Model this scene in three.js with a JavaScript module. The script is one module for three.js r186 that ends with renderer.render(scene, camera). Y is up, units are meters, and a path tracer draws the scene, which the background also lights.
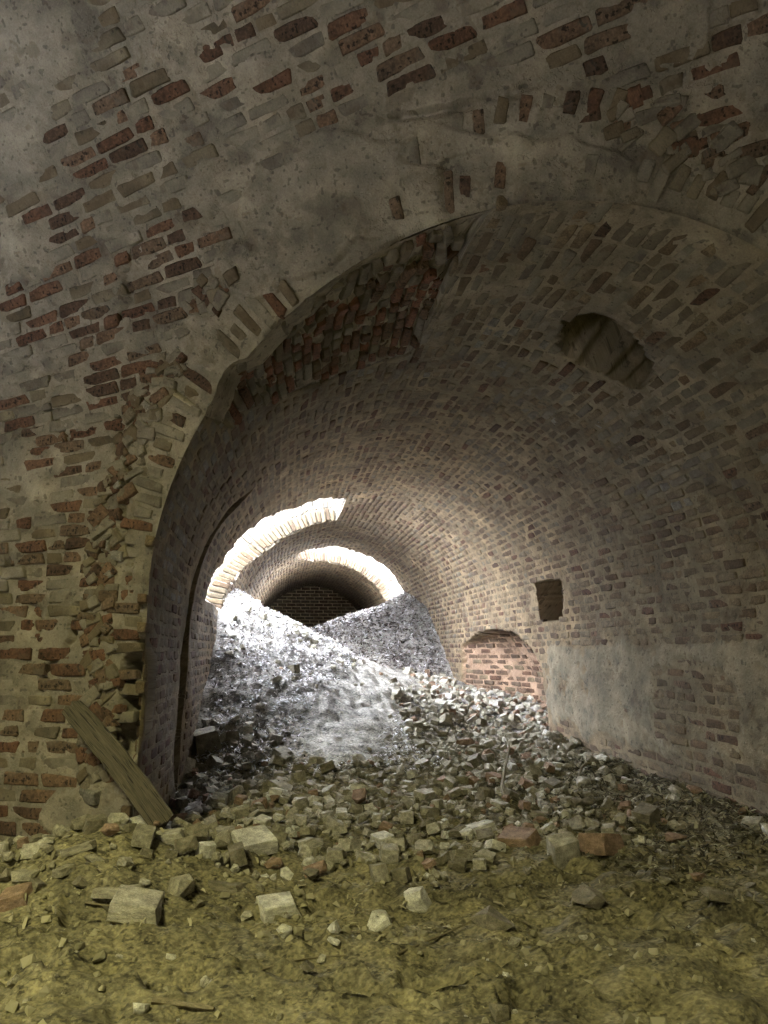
import * as THREE from 'three';
import { mergeGeometries } from 'three/addons/utils/BufferGeometryUtils.js';
import { ConvexGeometry } from 'three/addons/geometries/ConvexGeometry.js';
import { RectAreaLightUniformsLib } from 'three/addons/lights/RectAreaLightUniformsLib.js';
import { createNoise3D } from 'simplex-noise';

// ---------------------------------------------------------------- camera, sky, light, exposure
const scene = new THREE.Scene();
const EYE = 1.25, FOCAL = 700, PITCH = Math.atan(138 / FOCAL);
const camera = new THREE.PerspectiveCamera(2 * Math.atan(512 / FOCAL) * 180 / Math.PI, 0.75, 0.05, 200);
camera.position.set(0, EYE, 0);
camera.lookAt(0, EYE + Math.sin(PITCH), -Math.cos(PITCH));
camera.updateMatrixWorld(true);
const renderer = new THREE.WebGLRenderer({ antialias: true });
renderer.toneMapping = THREE.LinearToneMapping;
renderer.toneMappingExposure = 1.0;
renderer.shadowMap.enabled = true;
// overcast sky, seen only by way of the roof openings
scene.background = new THREE.Color().setRGB(0.93, 0.97, 1.08);
scene.backgroundIntensity = 36;
// daylight that comes down through the fallen part of the near vault, behind the camera, tinted by the leaves that hang over it
RectAreaLightUniformsLib.init();
const ROOF_HOLE = { x: -2.8, z: 1.8, w: 1.2, d: 1.0, y: 6.4 };
const holeLight = new THREE.RectAreaLight(new THREE.Color().setRGB(1.0, 0.94, 0.44), 295, ROOF_HOLE.w, ROOF_HOLE.d);
holeLight.position.set(ROOF_HOLE.x, ROOF_HOLE.y, ROOF_HOLE.z);
holeLight.lookAt(ROOF_HOLE.x, 0, ROOF_HOLE.z);
holeLight.name = 'roof_hole_daylight';
scene.add(holeLight);

// ---------------------------------------------------------------- helpers
function rng(seed) { let a = seed >>> 0; return () => { a |= 0; a = a + 0x6D2B79F5 | 0; let t = Math.imul(a ^ a >>> 15, 1 | a); t = t + Math.imul(t ^ t >>> 7, 61 | t) ^ t; return ((t ^ t >>> 14) >>> 0) / 4294967296; }; }
const n3 = createNoise3D(rng(11));
const V = (x, y, z) => new THREE.Vector3(x, y, z);
const clamp = (x, a, b) => Math.min(b, Math.max(a, x));
const lerp = (a, b, t) => a + (b - a) * t;
const smooth = (a, b, x) => { const t = clamp((x - a) / (b - a), 0, 1); return t * t * (3 - 2 * t); };
function fbm(x, y, z, o = 4) { let s = 0, a = 0.5; for (let i = 0; i < o; i++) { s += a * n3(x, y, z); x = x * 2.03 + 7; y = y * 2.03 + 3; z = z * 2.03 + 5; a *= 0.5; } return s; }
function ridged(x, y, z, o = 4) { let s = 0, a = 0.5; for (let i = 0; i < o; i++) { s += a * (1 - Math.abs(n3(x, y, z))); x = x * 2.1 + 4; y = y * 2.1 + 9; z = z * 2.1 + 2; a *= 0.5; } return s; }
const interp = (tab, x) => { if (x <= tab[0][0]) return tab[0][1]; for (let i = 1; i < tab.length; i++) if (x <= tab[i][0]) return lerp(tab[i - 1][1], tab[i][1], (x - tab[i - 1][0]) / (tab[i][0] - tab[i - 1][0])); return tab[tab.length - 1][1]; };
const cP = Math.cos(PITCH), sP = Math.sin(PITCH);
// photo pixel <-> direction (x right, y up, d forward)
const ray = (px, py) => { const x = (px - 384) / FOCAL, y = (512 - py) / FOCAL; return { x, y: y * cP + sP, d: cP - y * sP }; };
function pix(p) { const y = p.y - EYE, d = -p.z, f = d * cP + y * sP, v = y * cP - d * sP; return f < 0.05 ? null : [384 + FOCAL * p.x / f, 512 - FOCAL * v / f, f]; }
const taken = {};
const numbered = (n) => { const k = taken[n] = (taken[n] ?? -1) + 1; return k ? n + '_' + String(k).padStart(3, '0') : n; };
function shade(o) { o.traverse((m) => { if (m.isMesh) { m.castShadow = true; m.receiveShadow = true; } }); return o; }
function structure(name, label, category) { const g = new THREE.Group(); g.name = numbered(name); g.userData = { kind: 'structure', label, category }; scene.add(g); return g; }
function part(name, geo, mat, parent, kind) { const m = new THREE.Mesh(geo, mat); m.name = name; if (kind) m.userData.kind = kind; m.castShadow = m.receiveShadow = true; parent.add(m); return m; }
function thing(name, label, category, group, obj) { const g = obj ?? new THREE.Group(); g.name = numbered(name); g.userData = { label, category }; if (group) g.userData.group = group; scene.add(g); shade(g); return g; }
function grid(nu, nv, fn, keep) {   // fn(i, j) -> { p, uv, c }
  const P = new Float32Array((nu + 1) * (nv + 1) * 3), U = new Float32Array((nu + 1) * (nv + 1) * 2), C = new Float32Array((nu + 1) * (nv + 1) * 3), I = [];
  for (let i = 0; i <= nu; i++) for (let j = 0; j <= nv; j++) { const k = i * (nv + 1) + j, q = fn(i, j); P.set([q.p.x, q.p.y, q.p.z], 3 * k); U.set(q.uv, 2 * k); C.set(q.c ?? [1, 1, 1], 3 * k); }
  for (let i = 0; i < nu; i++) for (let j = 0; j < nv; j++) { if (keep && !keep(i, j)) continue; const a = i * (nv + 1) + j, b = a + 1, c = a + nv + 1, d = c + 1; I.push(a, c, b, b, c, d); }
  const g = new THREE.BufferGeometry();
  g.setAttribute('position', new THREE.BufferAttribute(P, 3)); g.setAttribute('uv', new THREE.BufferAttribute(U, 2)); g.setAttribute('color', new THREE.BufferAttribute(C, 3));
  g.setIndex(I); g.computeVertexNormals(); return g;
}

// ---------------------------------------------------------------- procedural materials
function tileNoise(seed) {   // lattice noise that repeats over the unit square
  const r = rng(seed), T = new Float32Array(65536); for (let i = 0; i < 65536; i++) T[i] = r();
  const at = (x, y, p, k) => T[(((x % p + p) % p) * 131 + ((y % p + p) % p) * 7919 + k * 1013) & 65535];
  return (u, v, p, k = 0) => { const x = u * p, y = v * p, i = Math.floor(x), j = Math.floor(y); let a = x - i, b = y - j; a = a * a * (3 - 2 * a); b = b * b * (3 - 2 * b); return lerp(lerp(at(i, j, p, k), at(i + 1, j, p, k), a), lerp(at(i, j + 1, p, k), at(i + 1, j + 1, p, k), a), b); };
}
function texture(size, fn, srgb, tile) {
  const D = new Uint8Array(size * size * 4);
  for (let y = 0; y < size; y++) for (let x = 0; x < size; x++) { const c = fn((x + 0.5) / size, (y + 0.5) / size), k = 4 * (y * size + x); D[k] = clamp(c[0], 0, 1) * 255; D[k + 1] = clamp(c[1], 0, 1) * 255; D[k + 2] = clamp(c[2], 0, 1) * 255; D[k + 3] = 255; }
  const t = new THREE.DataTexture(D, size, size); t.wrapS = t.wrapT = THREE.RepeatWrapping; t.magFilter = THREE.LinearFilter; t.minFilter = THREE.LinearMipmapLinearFilter; t.generateMipmaps = true;
  if (srgb) t.colorSpace = THREE.SRGBColorSpace; t.repeat.set(1 / tile, 1 / tile); t.needsUpdate = true; return t;
}
const tn = tileNoise(5);
const oct = (u, v, p, n, k = 0) => { let s = 0, a = 0.5, w = 0; for (let i = 0; i < n; i++) { s += a * tn(u, v, p << i, k + i); w += a; a *= 0.58; } return s / w; };
// lime wash and mortar: pale, blotched, with grey stains and rubbed-through spots
const limeMap = texture(1024, (u, v) => {
  const big = oct(u, v, 5, 5), mid = oct(u, v, 19, 4, 9), grain = tn(u, v, 512, 3) * 0.5 + tn(u, v, 256, 4) * 0.5;
  let L = 0.8 + 0.34 * (big - 0.5) + 0.24 * (mid - 0.5) + 0.16 * (grain - 0.5);
  const stain = smooth(0.6, 0.72, oct(u, v, 9, 5, 21)); L *= 1 - 0.14 * stain;
  const pit = smooth(0.72, 0.8, oct(u, v, 60, 2, 31)); L *= 1 - 0.22 * pit;
  const rub = smooth(0.62, 0.7, oct(u, v, 13, 5, 41)) * 0.3;
  return [lerp(L * 1.02, 0.56, rub), lerp(L * 0.99, 0.5, rub), lerp(L * 0.93, 0.43, rub)];
}, true, 1.7);
// brick faces: fired clay with lime smears and sooty pores
const brickMap = texture(1024, (u, v) => {
  const big = oct(u, v, 7, 4, 2), grain = oct(u, v, 90, 3, 8);
  let L = 0.8 + 0.5 * (big - 0.5) + 0.5 * (grain - 0.5);
  const pore = smooth(0.66, 0.76, oct(u, v, 48, 3, 14)); L *= 1 - 0.5 * pore;
  const lime = smooth(0.6, 0.72, oct(u, v, 12, 5, 25)) * 0.75;
  return [lerp(L, 0.9, lime * 0.55), lerp(L * 0.99, 0.95, lime * 0.75), lerp(L * 0.98, 0.98, lime * 0.85)];
}, true, 1.0);
const grainMap = texture(512, (u, v) => { const L = 0.8 + 0.5 * (oct(u, v, 10, 5, 3) - 0.5) + 0.35 * (oct(u, v, 120, 2, 7) - 0.5); return [L, L * 0.995, L * 0.98]; }, true, 0.8);
const roughBump = texture(1024, (u, v) => { const a = oct(u, v, 24, 6, 50), b = smooth(0.6, 0.7, oct(u, v, 40, 4, 60)); const h = a * 0.8 - b * 0.25 + 0.2; return [h, h, h]; }, false, 1.1);
const soilMap = texture(1024, (u, v) => {
  const L = 0.7 + 0.45 * (oct(u, v, 8, 6, 70) - 0.5) + 0.55 * (oct(u, v, 90, 3, 77) - 0.5) - 0.2 * smooth(0.64, 0.72, oct(u, v, 40, 3, 79)), p = smooth(0.68, 0.74, oct(u, v, 70, 2, 83)) * 0.5;
  return [lerp(L, 0.92, p), lerp(L * 0.985, 0.9, p), lerp(L * 0.95, 0.82, p)];
}, true, 1.3);
const soilBump = texture(1024, (u, v) => { const h = oct(u, v, 14, 7, 90) * 0.7 + smooth(0.55, 0.8, oct(u, v, 64, 3, 95)) * 0.4; return [h, h, h]; }, false, 0.9);
const woodMap = texture(512, (u, v) => { const L = 0.7 + 0.5 * (tn(u, v * 0.999, 64, 2) * 0.4 + tn(u, v, 128, 6) * 0.3 + oct(u, v, 8, 3, 3) * 0.3 - 0.5) - 0.3 * smooth(0.75, 0.85, tn(u, v, 48, 12)); return [L, L * 0.97, L * 0.9]; }, true, 1);
woodMap.repeat.set(6, 0.25);
const rgb = (r, g, b) => new THREE.Color().setRGB(r, g, b);
const mat = (color, map, bump, bumpScale, extra) => new THREE.MeshStandardMaterial({ color, map, bumpMap: bump, bumpScale, roughness: 0.96, metalness: 0, ...extra });
const WASH = [rgb(0.3, 0.285, 0.262), rgb(0.262, 0.248, 0.225), rgb(0.325, 0.31, 0.28), rgb(0.235, 0.212, 0.168), rgb(0.2, 0.17, 0.125)];
const CLAY = [rgb(0.167, 0.091, 0.056), rgb(0.135, 0.069, 0.042), rgb(0.194, 0.124, 0.080), rgb(0.108, 0.065, 0.043), rgb(0.167, 0.117, 0.079), rgb(0.248, 0.113, 0.070)];
const TAN = [rgb(0.218, 0.160, 0.098), rgb(0.250, 0.192, 0.119), rgb(0.186, 0.127, 0.078), rgb(0.222, 0.180, 0.119), rgb(0.155, 0.109, 0.071)];
const STONE = [rgb(0.587, 0.562, 0.463), rgb(0.425, 0.400, 0.306), rgb(0.850, 0.838, 0.750), rgb(0.288, 0.263, 0.194), rgb(0.413, 0.288, 0.206)];
const M = {
  lime: mat(rgb(1, 1, 1), limeMap, roughBump, 0.012, { vertexColors: true, side: THREE.DoubleSide }),
  wash: WASH.map((c) => mat(c, limeMap, roughBump, 0.006)),
  clay: CLAY.map((c) => mat(c, brickMap, roughBump, 0.005)),
  tan: TAN.map((c) => mat(c, grainMap, roughBump, 0.005)),
  loose: mat(rgb(1, 1, 1), grainMap, roughBump, 0.006, { vertexColors: true }),
  soil: mat(rgb(1, 1, 1), soilMap, soilBump, 0.007, { vertexColors: true }),
  stone: STONE.map((c) => mat(c, grainMap, roughBump, 0.008, { flatShading: true })),
  shell: mat(rgb(0.2, 0.18, 0.15), grainMap, null, 0, { side: THREE.DoubleSide }),
  wood: mat(rgb(0.2, 0.185, 0.15), woodMap, woodMap, 0.006),
  twig: mat(rgb(0.3, 0.26, 0.17), grainMap, null, 0),
};
// ---------------------------------------------------------------- the two vaults: where their surfaces lie
// tunnel: a straight barrel that runs away and a little to the left; (w, s) = across, along
const TA = (() => { const r = ray(280, 650), l = Math.hypot(r.x, r.d); return { x: r.x / l, d: r.d / l }; })();
const TP = { x: TA.d, d: -TA.x };
const T = { c: 1.25, R: 2.1, y: EYE + 0.4, base: -0.5, end: 28.2 };
const HL = T.y - T.base, ARC = Math.PI * T.R, LTOT = 2 * HL + ARC;
const lOf = (deg) => HL + deg * Math.PI / 180 * T.R;                 // angle from the left spring -> length along the section
const degOf = (l) => (l - HL) / T.R * 180 / Math.PI;
function section(l, e = 0) {                                          // across, up and the inward normal of the section
  if (l < HL) return { w: T.c - T.R - e, y: T.base + l, nw: 1, ny: 0 };
  if (l > HL + ARC) return { w: T.c + T.R + e, y: T.y - (l - HL - ARC), nw: -1, ny: 0 };
  const a = (l - HL) / T.R, c = Math.cos(a), q = Math.sin(a);
  return { w: T.c - (T.R + e) * c, y: T.y + (T.R + e) * q, nw: c, ny: -q };
}
const world = (w, y, s) => V(TP.x * w + TA.x * s, y, -(TP.d * w + TA.d * s));
const crossDir = (nw, ny) => V(TP.x * nw, ny, -TP.d * nw);
const axisDir = V(TA.x, 0, -TA.d);
const toTunnel = (p) => ({ w: TP.x * p.x - TP.d * p.z, s: TA.x * p.x - TA.d * p.z });
function sectionOf(w, y) {                                            // -> l and the distance e outside the section
  const k = w - T.c;
  if (y >= T.y) return { l: HL + T.R * Math.atan2(y - T.y, -k), e: Math.hypot(k, y - T.y) - T.R };
  return k < 0 ? { l: y - T.base, e: -k - T.R } : { l: HL + ARC + T.y - y, e: k - T.R };
}
function traceTunnel(px, py) {
  const d = ray(px, py), u = TP.x * d.x + TP.d * d.d, v = d.y, h = T.y - EYE;
  const a = u * u + v * v, b = -2 * (u * T.c + v * h), c = T.c * T.c + h * h - T.R * T.R;
  let t = (-b + Math.sqrt(Math.max(0, b * b - 4 * a * c))) / 2 / a;
  if (v * t < h) t = (u > 0 ? T.c + T.R : T.c - T.R) / u;
  const p = V(d.x * t, EYE + d.y * t, -d.d * t), q = toTunnel(p);
  return { p, s: q.s, ...sectionOf(q.w, p.y) };
}
// near vault: a larger barrel that crosses in front of the tunnel at a slant
const OB = 15 * Math.PI / 180;
const N = { R: 4.2, y: EYE + 0.9, k: -0.22, nx: Math.sin(OB), nd: Math.cos(OB) };
const nearN = (y) => N.k + (y < N.y ? N.R : Math.sqrt(Math.max(0, N.R * N.R - (y - N.y) ** 2)));
function nearPoint(l, e) {                                            // the near vault's surface e outside the tunnel's section at l
  const q = section(l, e), np = N.nx * TP.x + N.nd * TP.d, na = N.nx * TA.x + N.nd * TA.d;
  return world(q.w, q.y, (nearN(q.y) - q.w * np) / na);
}
function nearNormal(p) { if (p.y < N.y) return V(-N.nx, 0, N.nd); const s = clamp((p.y - N.y) / N.R, 0, 1), c = Math.sqrt(1 - s * s); return V(-N.nx * c, -s, N.nd * c); }
function nearUV(u, v) {                                               // u along its axis (to the right), v up the curve from y = 0
  const th = v > N.y ? (v - N.y) / N.R : 0, y = v > N.y ? N.y + N.R * Math.sin(th) : v, n = N.k + N.R * Math.cos(th);
  return V(N.nx * n + N.nd * u, y, -(N.nd * n - N.nx * u));
}
const nearU = (p) => N.nd * p.x + N.nx * p.z;
function traceNear(px, py) {
  const d = ray(px, py), u = N.nx * d.x + N.nd * d.d, h = N.y - EYE;
  let t = (N.k + N.R) / u;
  if (d.y * t > h) { const a = u * u + d.y * d.y, b = -2 * (u * N.k + d.y * h), c = N.k * N.k + h * h - N.R * N.R; t = (-b + Math.sqrt(b * b - 4 * a * c)) / 2 / a; }
  const p = V(d.x * t, EYE + d.y * t, -d.d * t), q = toTunnel(p);
  return { p, s: q.s, ...sectionOf(q.w, p.y) };
}
const groinS = (l) => toTunnel(nearPoint(l, 0)).s;

// the broken edge of the arch: from the plaster's torn lower edge (on the near vault) to the whole part of the tunnel vault
const scarIn = [[205, 424], [240, 412], [276, 400], [335, 378], [370, 366], [413, 352], [436, 322], [462, 285], [490, 255]].map(([x, y]) => { const q = traceTunnel(x, y); return [q.l, q.s]; });
const scarOut = [[200, 408], [228, 374], [248, 350], [275, 330], [312, 300], [352, 286], [400, 262], [440, 250], [466, 243], [482, 248]].map(([x, y]) => { const q = traceNear(x, y); return [q.l, q.e]; });
scarIn.sort((a, b) => a[0] - b[0]); scarOut.sort((a, b) => a[0] - b[0]);
const SC0 = Math.max(scarIn[0][0], scarOut[0][0]) - 0.02, SC1 = Math.min(scarIn[scarIn.length - 1][0], scarOut[scarOut.length - 1][0]) + 0.05;
const inScar = (l) => l > SC0 && l < SC1;
const scarE = (l) => inScar(l) ? Math.max(0, interp(scarOut, l) + 0.05 * n3(l * 4, 1, 1) + 0.012 * n3(l * 11, 2, 1)) * smooth(SC0, SC0 + 0.12, l) * smooth(SC1, SC1 - 0.12, l) : 0;
const tunnelStart = (l) => { const g = groinS(l); return inScar(l) ? lerp(g, Math.max(g, interp(scarIn, l)), smooth(SC0, SC0 + 0.12, l) * smooth(SC1, SC1 - 0.12, l)) : g; };

// roof slots of the tunnel (angle -> position along it)
const slot1a = [[4, 8.05], [11, 8.4], [30, 9.3], [56, 10.7], [84, 11.4]], slot1b = [[4, 10.4], [15, 10.9], [38, 12.9], [64, 13.6], [84, 13.5]];
const slot2a = [[66, 17.1], [92, 17.15], [123, 17.4], [156, 17.5]], slot2b = [[66, 18.6], [78, 19.6], [94, 20.4], [140, 20.9], [156, 20.9]];
const SLOT1 = [4, 84], SLOT2 = [66, 156];
const knot = (l) => { const a = degOf(l); const j = 0.12 * n3(l * 4, 3, 1); return [tunnelStart(l), interp(slot1a, a) + j, interp(slot1b, a) + j * 0.6, interp(slot2a, a) + j, interp(slot2b, a) + j, T.end]; };
const inSlot1 = (l) => degOf(l) > SLOT1[0] && degOf(l) < SLOT1[1], inSlot2 = (l) => degOf(l) > SLOT2[0] && degOf(l) < SLOT2[1];
function openAt(l, s, m = 0) { const k = knot(l); return (degOf(l) > SLOT1[0] - m * 30 && degOf(l) < SLOT1[1] + m * 30 && s > k[1] - m && s < k[2] + m) || (degOf(l) > SLOT2[0] - m * 30 && degOf(l) < SLOT2[1] + m * 30 && s > k[3] - m && s < k[4] + m); }

// recesses in the tunnel's masonry: depth at (l, s)
const poly = (pts, x, y) => { let c = false; for (let i = 0, j = pts.length - 1; i < pts.length; j = i++) { const [xi, yi] = pts[i], [xj, yj] = pts[j]; if ((yi > y) !== (yj > y) && x < (xj - xi) * (y - yi) / (yj - yi) + xi) c = !c; } return c; };
const onTunnel = (pts) => pts.map(([x, y]) => { const q = traceTunnel(x, y); return [q.l, q.s]; });
const NICHE = onTunnel([[563, 352], [561, 335], [566, 322], [578, 316], [596, 314], [612, 318], [626, 332], [640, 350], [653, 372], [650, 381], [636, 388], [612, 374], [590, 366]]);
const WINDOW = onTunnel([[537, 583], [560, 580], [563, 618], [541, 622]]);
const DOOR = onTunnel([[462, 668], [463, 645], [476, 635], [498, 629], [514, 634], [530, 650], [541, 672], [546, 700], [550, 745]]).concat([[LTOT - 0.1, 8.6], [LTOT - 0.1, 12.9]]);
function recess(l, s) {
  if (l > HL + T.R * 1.6) {
    const jl = l + 0.02 * n3(l * 9, s * 9, 4), js = s + 0.035 * n3(l * 9, s * 9, 8);
    if (s < 6 && poly(NICHE, jl, js)) return 0.42;
    if (s > 7.4 && s < 9.4 && poly(WINDOW, l, s)) return 0.32;
    if (s > 8 && poly(DOOR, jl, js)) return 0.08 + (0.3 + 0.35 * smooth(HL + ARC - 0.2, HL + ARC + 0.9, l)) * smooth(12.9, 11.2, s) + 0.03 * fbm(l * 2.5, s * 2.5, 20, 3);
  } else if (l < lOf(40)) {
    const s0 = interp([[0, 6.35], [HL, 6.75], [lOf(14), 7.1], [lOf(36), 7.6], [lOf(40), 7.7]], l), w = l > lOf(32) ? lerp(0.16, 0.02, (l - lOf(32)) / (lOf(40) - lOf(32))) : 0.16;
    if (Math.abs(s - s0 + 0.02 * n3(l * 5, s, 2)) < w) return 0.24;
  }
  return 0;
}

// ---------------------------------------------------------------- bricks
function brickShape(L, H, seed, fine) {
  const r = rng(seed), xs = fine ? [-0.5, -0.44, -0.1, 0.2, 0.45, 0.5] : [-0.5, 0.5], ys = fine ? [-0.5, -0.36, 0.36, 0.5] : [-0.5, 0.5];
  const c = [0, 1, 2, 3].map(() => [(r() - 0.5) * 0.022, (r() - 0.5) * 0.014, -r() * 0.006]);
  const chip = fine && r() < 0.45 ? [r() < 0.5 ? 0 : 1, r() < 0.5 ? 0 : 1, 0.35 + 0.5 * r()] : null;
  const P = [], U = [], I = [], nx = xs.length, ny = ys.length, ou = r() * 5, ov = r() * 5;
  for (let i = 0; i < nx; i++) for (let j = 0; j < ny; j++) {
    const a = xs[i] + 0.5, b = ys[j] + 0.5, w = [(1 - a) * (1 - b), a * (1 - b), (1 - a) * b, a * b];
    let x = xs[i] * L, y = ys[j] * H, z = 0; for (let k = 0; k < 4; k++) { x += w[k] * c[k][0]; y += w[k] * c[k][1]; z += w[k] * c[k][2]; }
    const edge = i === 0 || j === 0 || i === nx - 1 || j === ny - 1, corner = (i === 0 || i === nx - 1) && (j === 0 || j === ny - 1);
    if (fine) { z += (r() - 0.5) * 0.006; if (edge) { z -= 0.006 + r() * 0.004; x += (r() - 0.5) * 0.008; y += (r() - 0.5) * 0.006; } if (corner) { x *= 0.965; y *= 0.93; z -= 0.005; } }
    if (chip && Math.abs(a - chip[0]) < 0.3 && Math.abs(b - chip[1]) < 0.4) { z -= 0.012 * chip[2]; x *= 1 - 0.07 * chip[2]; y *= 1 - 0.16 * chip[2]; }
    P.push(x, y, z); U.push(x + ou, y + ov);
  }
  for (let i = 0; i < nx - 1; i++) for (let j = 0; j < ny - 1; j++) { const q = i * ny + j; I.push(q, q + ny, q + 1, q + 1, q + ny, q + ny + 1); }
  const rim = []; for (let i = 0; i < nx; i++) rim.push(i * ny); for (let j = 1; j < ny; j++) rim.push((nx - 1) * ny + j); for (let i = nx - 2; i >= 0; i--) rim.push(i * ny + ny - 1); for (let j = ny - 2; j > 0; j--) rim.push(j);
  const base = P.length / 3;
  for (const q of rim) { P.push(P[3 * q] * 1.01, P[3 * q + 1] * 1.01, -0.06); U.push(U[2 * q] + 0.04, U[2 * q + 1] + 0.04); }
  for (let k = 0; k < rim.length; k++) { const n = (k + 1) % rim.length; I.push(rim[k], base + k, rim[n], rim[n], base + k, base + n); }
  const g = new THREE.BufferGeometry(); g.setAttribute('position', new THREE.Float32BufferAttribute(P, 3)); g.setAttribute('uv', new THREE.Float32BufferAttribute(U, 2)); g.setIndex(I);
  g.computeVertexNormals(); return g;
}
const BL = 0.27, BH = 0.07, COURSE = 0.092;
const SHAPES = { stretcher: [], header: [], stretcher_far: [], header_far: [] };
for (let k = 0; k < 10; k++) { SHAPES.stretcher.push(brickShape(BL - 0.014, BH, 100 + k, true)); SHAPES.header.push(brickShape(0.126, BH, 200 + k, true)); }
for (let k = 0; k < 5; k++) { SHAPES.stretcher_far.push(brickShape(BL - 0.014, BH, 300 + k, false)); SHAPES.header_far.push(brickShape(0.126, BH, 400 + k, false)); }
const mtx = new THREE.Matrix4();
function frameAt(p, along, normal) { const z = normal.clone().normalize(), x = along.clone().addScaledVector(z, -along.dot(z)).normalize(), y = z.clone().cross(x); return new THREE.Matrix4().makeBasis(x, y, z).setPosition(p); }
// bricks: [{ m, shape, k, mat: [set, index], len }] -> the 300 that show largest as parts, the rest as one part
function layBricks(bricks, parent, most = 300, name = 'brick') {
  for (const b of bricks) { const p = V().setFromMatrixPosition(b.m), q = pix(p); if (!q || q[0] < -12 || q[0] > 780 || q[1] < -12 || q[1] > 1036) b.area = 0; else { const n = V().setFromMatrixColumn(b.m, 2), d = V(0, EYE, 0).sub(p).normalize(); b.area = Math.max(0, n.dot(d)) / (q[2] * q[2]) * (b.shape.startsWith('stretcher') ? 2 : 1); } }
  bricks.sort((a, b) => b.area - a.area);
  const named = bricks.slice(0, most), rest = bricks.slice(most).filter((b) => b.area > 0 || b.keep);
  for (const b of named) { if (!b.area) continue; const o = part(name, SHAPES[b.shape.replace('_far', '')][b.k], M[b.mat[0]][b.mat[1]], parent); b.m.decompose(o.position, o.quaternion, o.scale); }
  if (rest.length) part(name + '_courses', bake(rest), M.loose, parent, 'stuff');
}
function bake(list) {
  let nv = 0, ni = 0; for (const b of list) { b.g = b.g ?? SHAPES[b.shape][b.k % SHAPES[b.shape].length]; nv += b.g.attributes.position.count; ni += b.g.index.count; }
  const P = new Float32Array(nv * 3), Nn = new Float32Array(nv * 3), U = new Float32Array(nv * 2), C = new Float32Array(nv * 3), I = new Uint32Array(ni), v = V(), nm = new THREE.Matrix3(); let o = 0, io = 0;
  for (const b of list) {
    const a = b.g.attributes, n = a.position.count, col = b.color ?? COLORS[b.mat[0]][b.mat[1]]; nm.getNormalMatrix(b.m);
    for (let i = 0; i < n; i++) { v.fromBufferAttribute(a.position, i).applyMatrix4(b.m); P.set([v.x, v.y, v.z], 3 * (o + i)); v.fromBufferAttribute(a.normal, i).applyMatrix3(nm).normalize(); Nn.set([v.x, v.y, v.z], 3 * (o + i)); U.set([a.uv.getX(i), a.uv.getY(i)], 2 * (o + i)); C.set([col.r, col.g, col.b], 3 * (o + i)); }
    for (let i = 0; i < b.g.index.count; i++) I[io + i] = b.g.index.getX(i) + o;
    o += n; io += b.g.index.count;
  }
  const g = new THREE.BufferGeometry(); g.setAttribute('position', new THREE.BufferAttribute(P, 3)); g.setAttribute('normal', new THREE.BufferAttribute(Nn, 3)); g.setAttribute('uv', new THREE.BufferAttribute(U, 2)); g.setAttribute('color', new THREE.BufferAttribute(C, 3)); g.setIndex(new THREE.BufferAttribute(I, 1)); return g;
}
const COLORS = { wash: WASH, clay: CLAY, tan: TAN };
const pickOf = (r, n) => Math.min(n - 1, Math.floor(r() * n));
const blobs = (list, x, y) => { let s = 0; for (const [cx, cy, rx, ry, a] of list) { const d = ((x - cx) / rx) ** 2 + ((y - cy) / ry) ** 2; if (d < 4) s = Math.max(s, a * Math.exp(-d * d * 0.5)); } return s; };
// ---------------------------------------------------------------- near wall and near vault
// where the photograph shows bare brick, and where plaster still covers it (photo pixels, read on the surface)
const BARE = [[75, 105, 60, 45, 0.35], [70, 175, 45, 40, 0.6], [130, 130, 45, 40, 0.6], [45, 95, 30, 20, 0.5], [290, 30, 60, 22, 0.45], [268, 75, 40, 28, 0.7], [375, 40, 35, 30, 0.75], [340, 105, 45, 35, 0.6], [460, 70, 70, 45, 0.65], [545, 60, 70, 45, 0.75], [520, 20, 50, 25, 0.6], [620, 90, 70, 45, 0.8], [690, 140, 70, 70, 0.95], [745, 150, 45, 110, 0.95], [745, 40, 30, 30, 0.7], [150, 180, 50, 30, 0.3], [190, 245, 50, 22, 0.75], [120, 300, 120, 40, 0.7], [70, 340, 80, 30, 0.5], [150, 380, 80, 50, 0.75], [40, 440, 50, 30, 0.5], [110, 480, 60, 60, 0.55], [110, 560, 60, 50, 0.75], [40, 560, 50, 60, 0.35], [50, 680, 80, 110, 0.75], [30, 790, 60, 50, 0.6], [120, 700, 40, 70, 0.5]];
const PLASTERED = [[345, 185, 62, 50, 1], [420, 205, 52, 42, 1], [300, 235, 50, 38, 1], [250, 270, 30, 30, 0.85], [560, 180, 62, 38, 1], [500, 160, 60, 26, 0.75], [605, 190, 32, 26, 0.9], [440, 150, 50, 22, 0.7], [40, 40, 60, 40, 0.75], [200, 60, 80, 40, 0.45], [30, 140, 30, 40, 0.6], [230, 190, 60, 50, 0.5], [670, 30, 40, 40, 0.7], [30, 470, 40, 40, 0.55], [30, 260, 30, 40, 0.55], [140, 775, 16, 20, 0.6], [100, 810, 60, 26, 0.7], [200, 340, 26, 26, 0.6], [180, 620, 1, 1, 0]];
const TORN = [[474, 196, 30, 36, 0.9], [560, 244, 34, 20, 0.7], [424, 152, 12, 12, 0.7], [520, 215, 20, 14, 0.5], [462, 258, 40, 14, 0.8]];
const plasterNear = (p) => { const q = pix(p); if (!q) return 0.3; return smooth(0.42, 0.52, blobs(PLASTERED, q[0], q[1]) - blobs(TORN, q[0], q[1]) + 0.38 * fbm(p.x * 2.6, p.y * 2.6, p.z * 2.6, 5)); };
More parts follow.
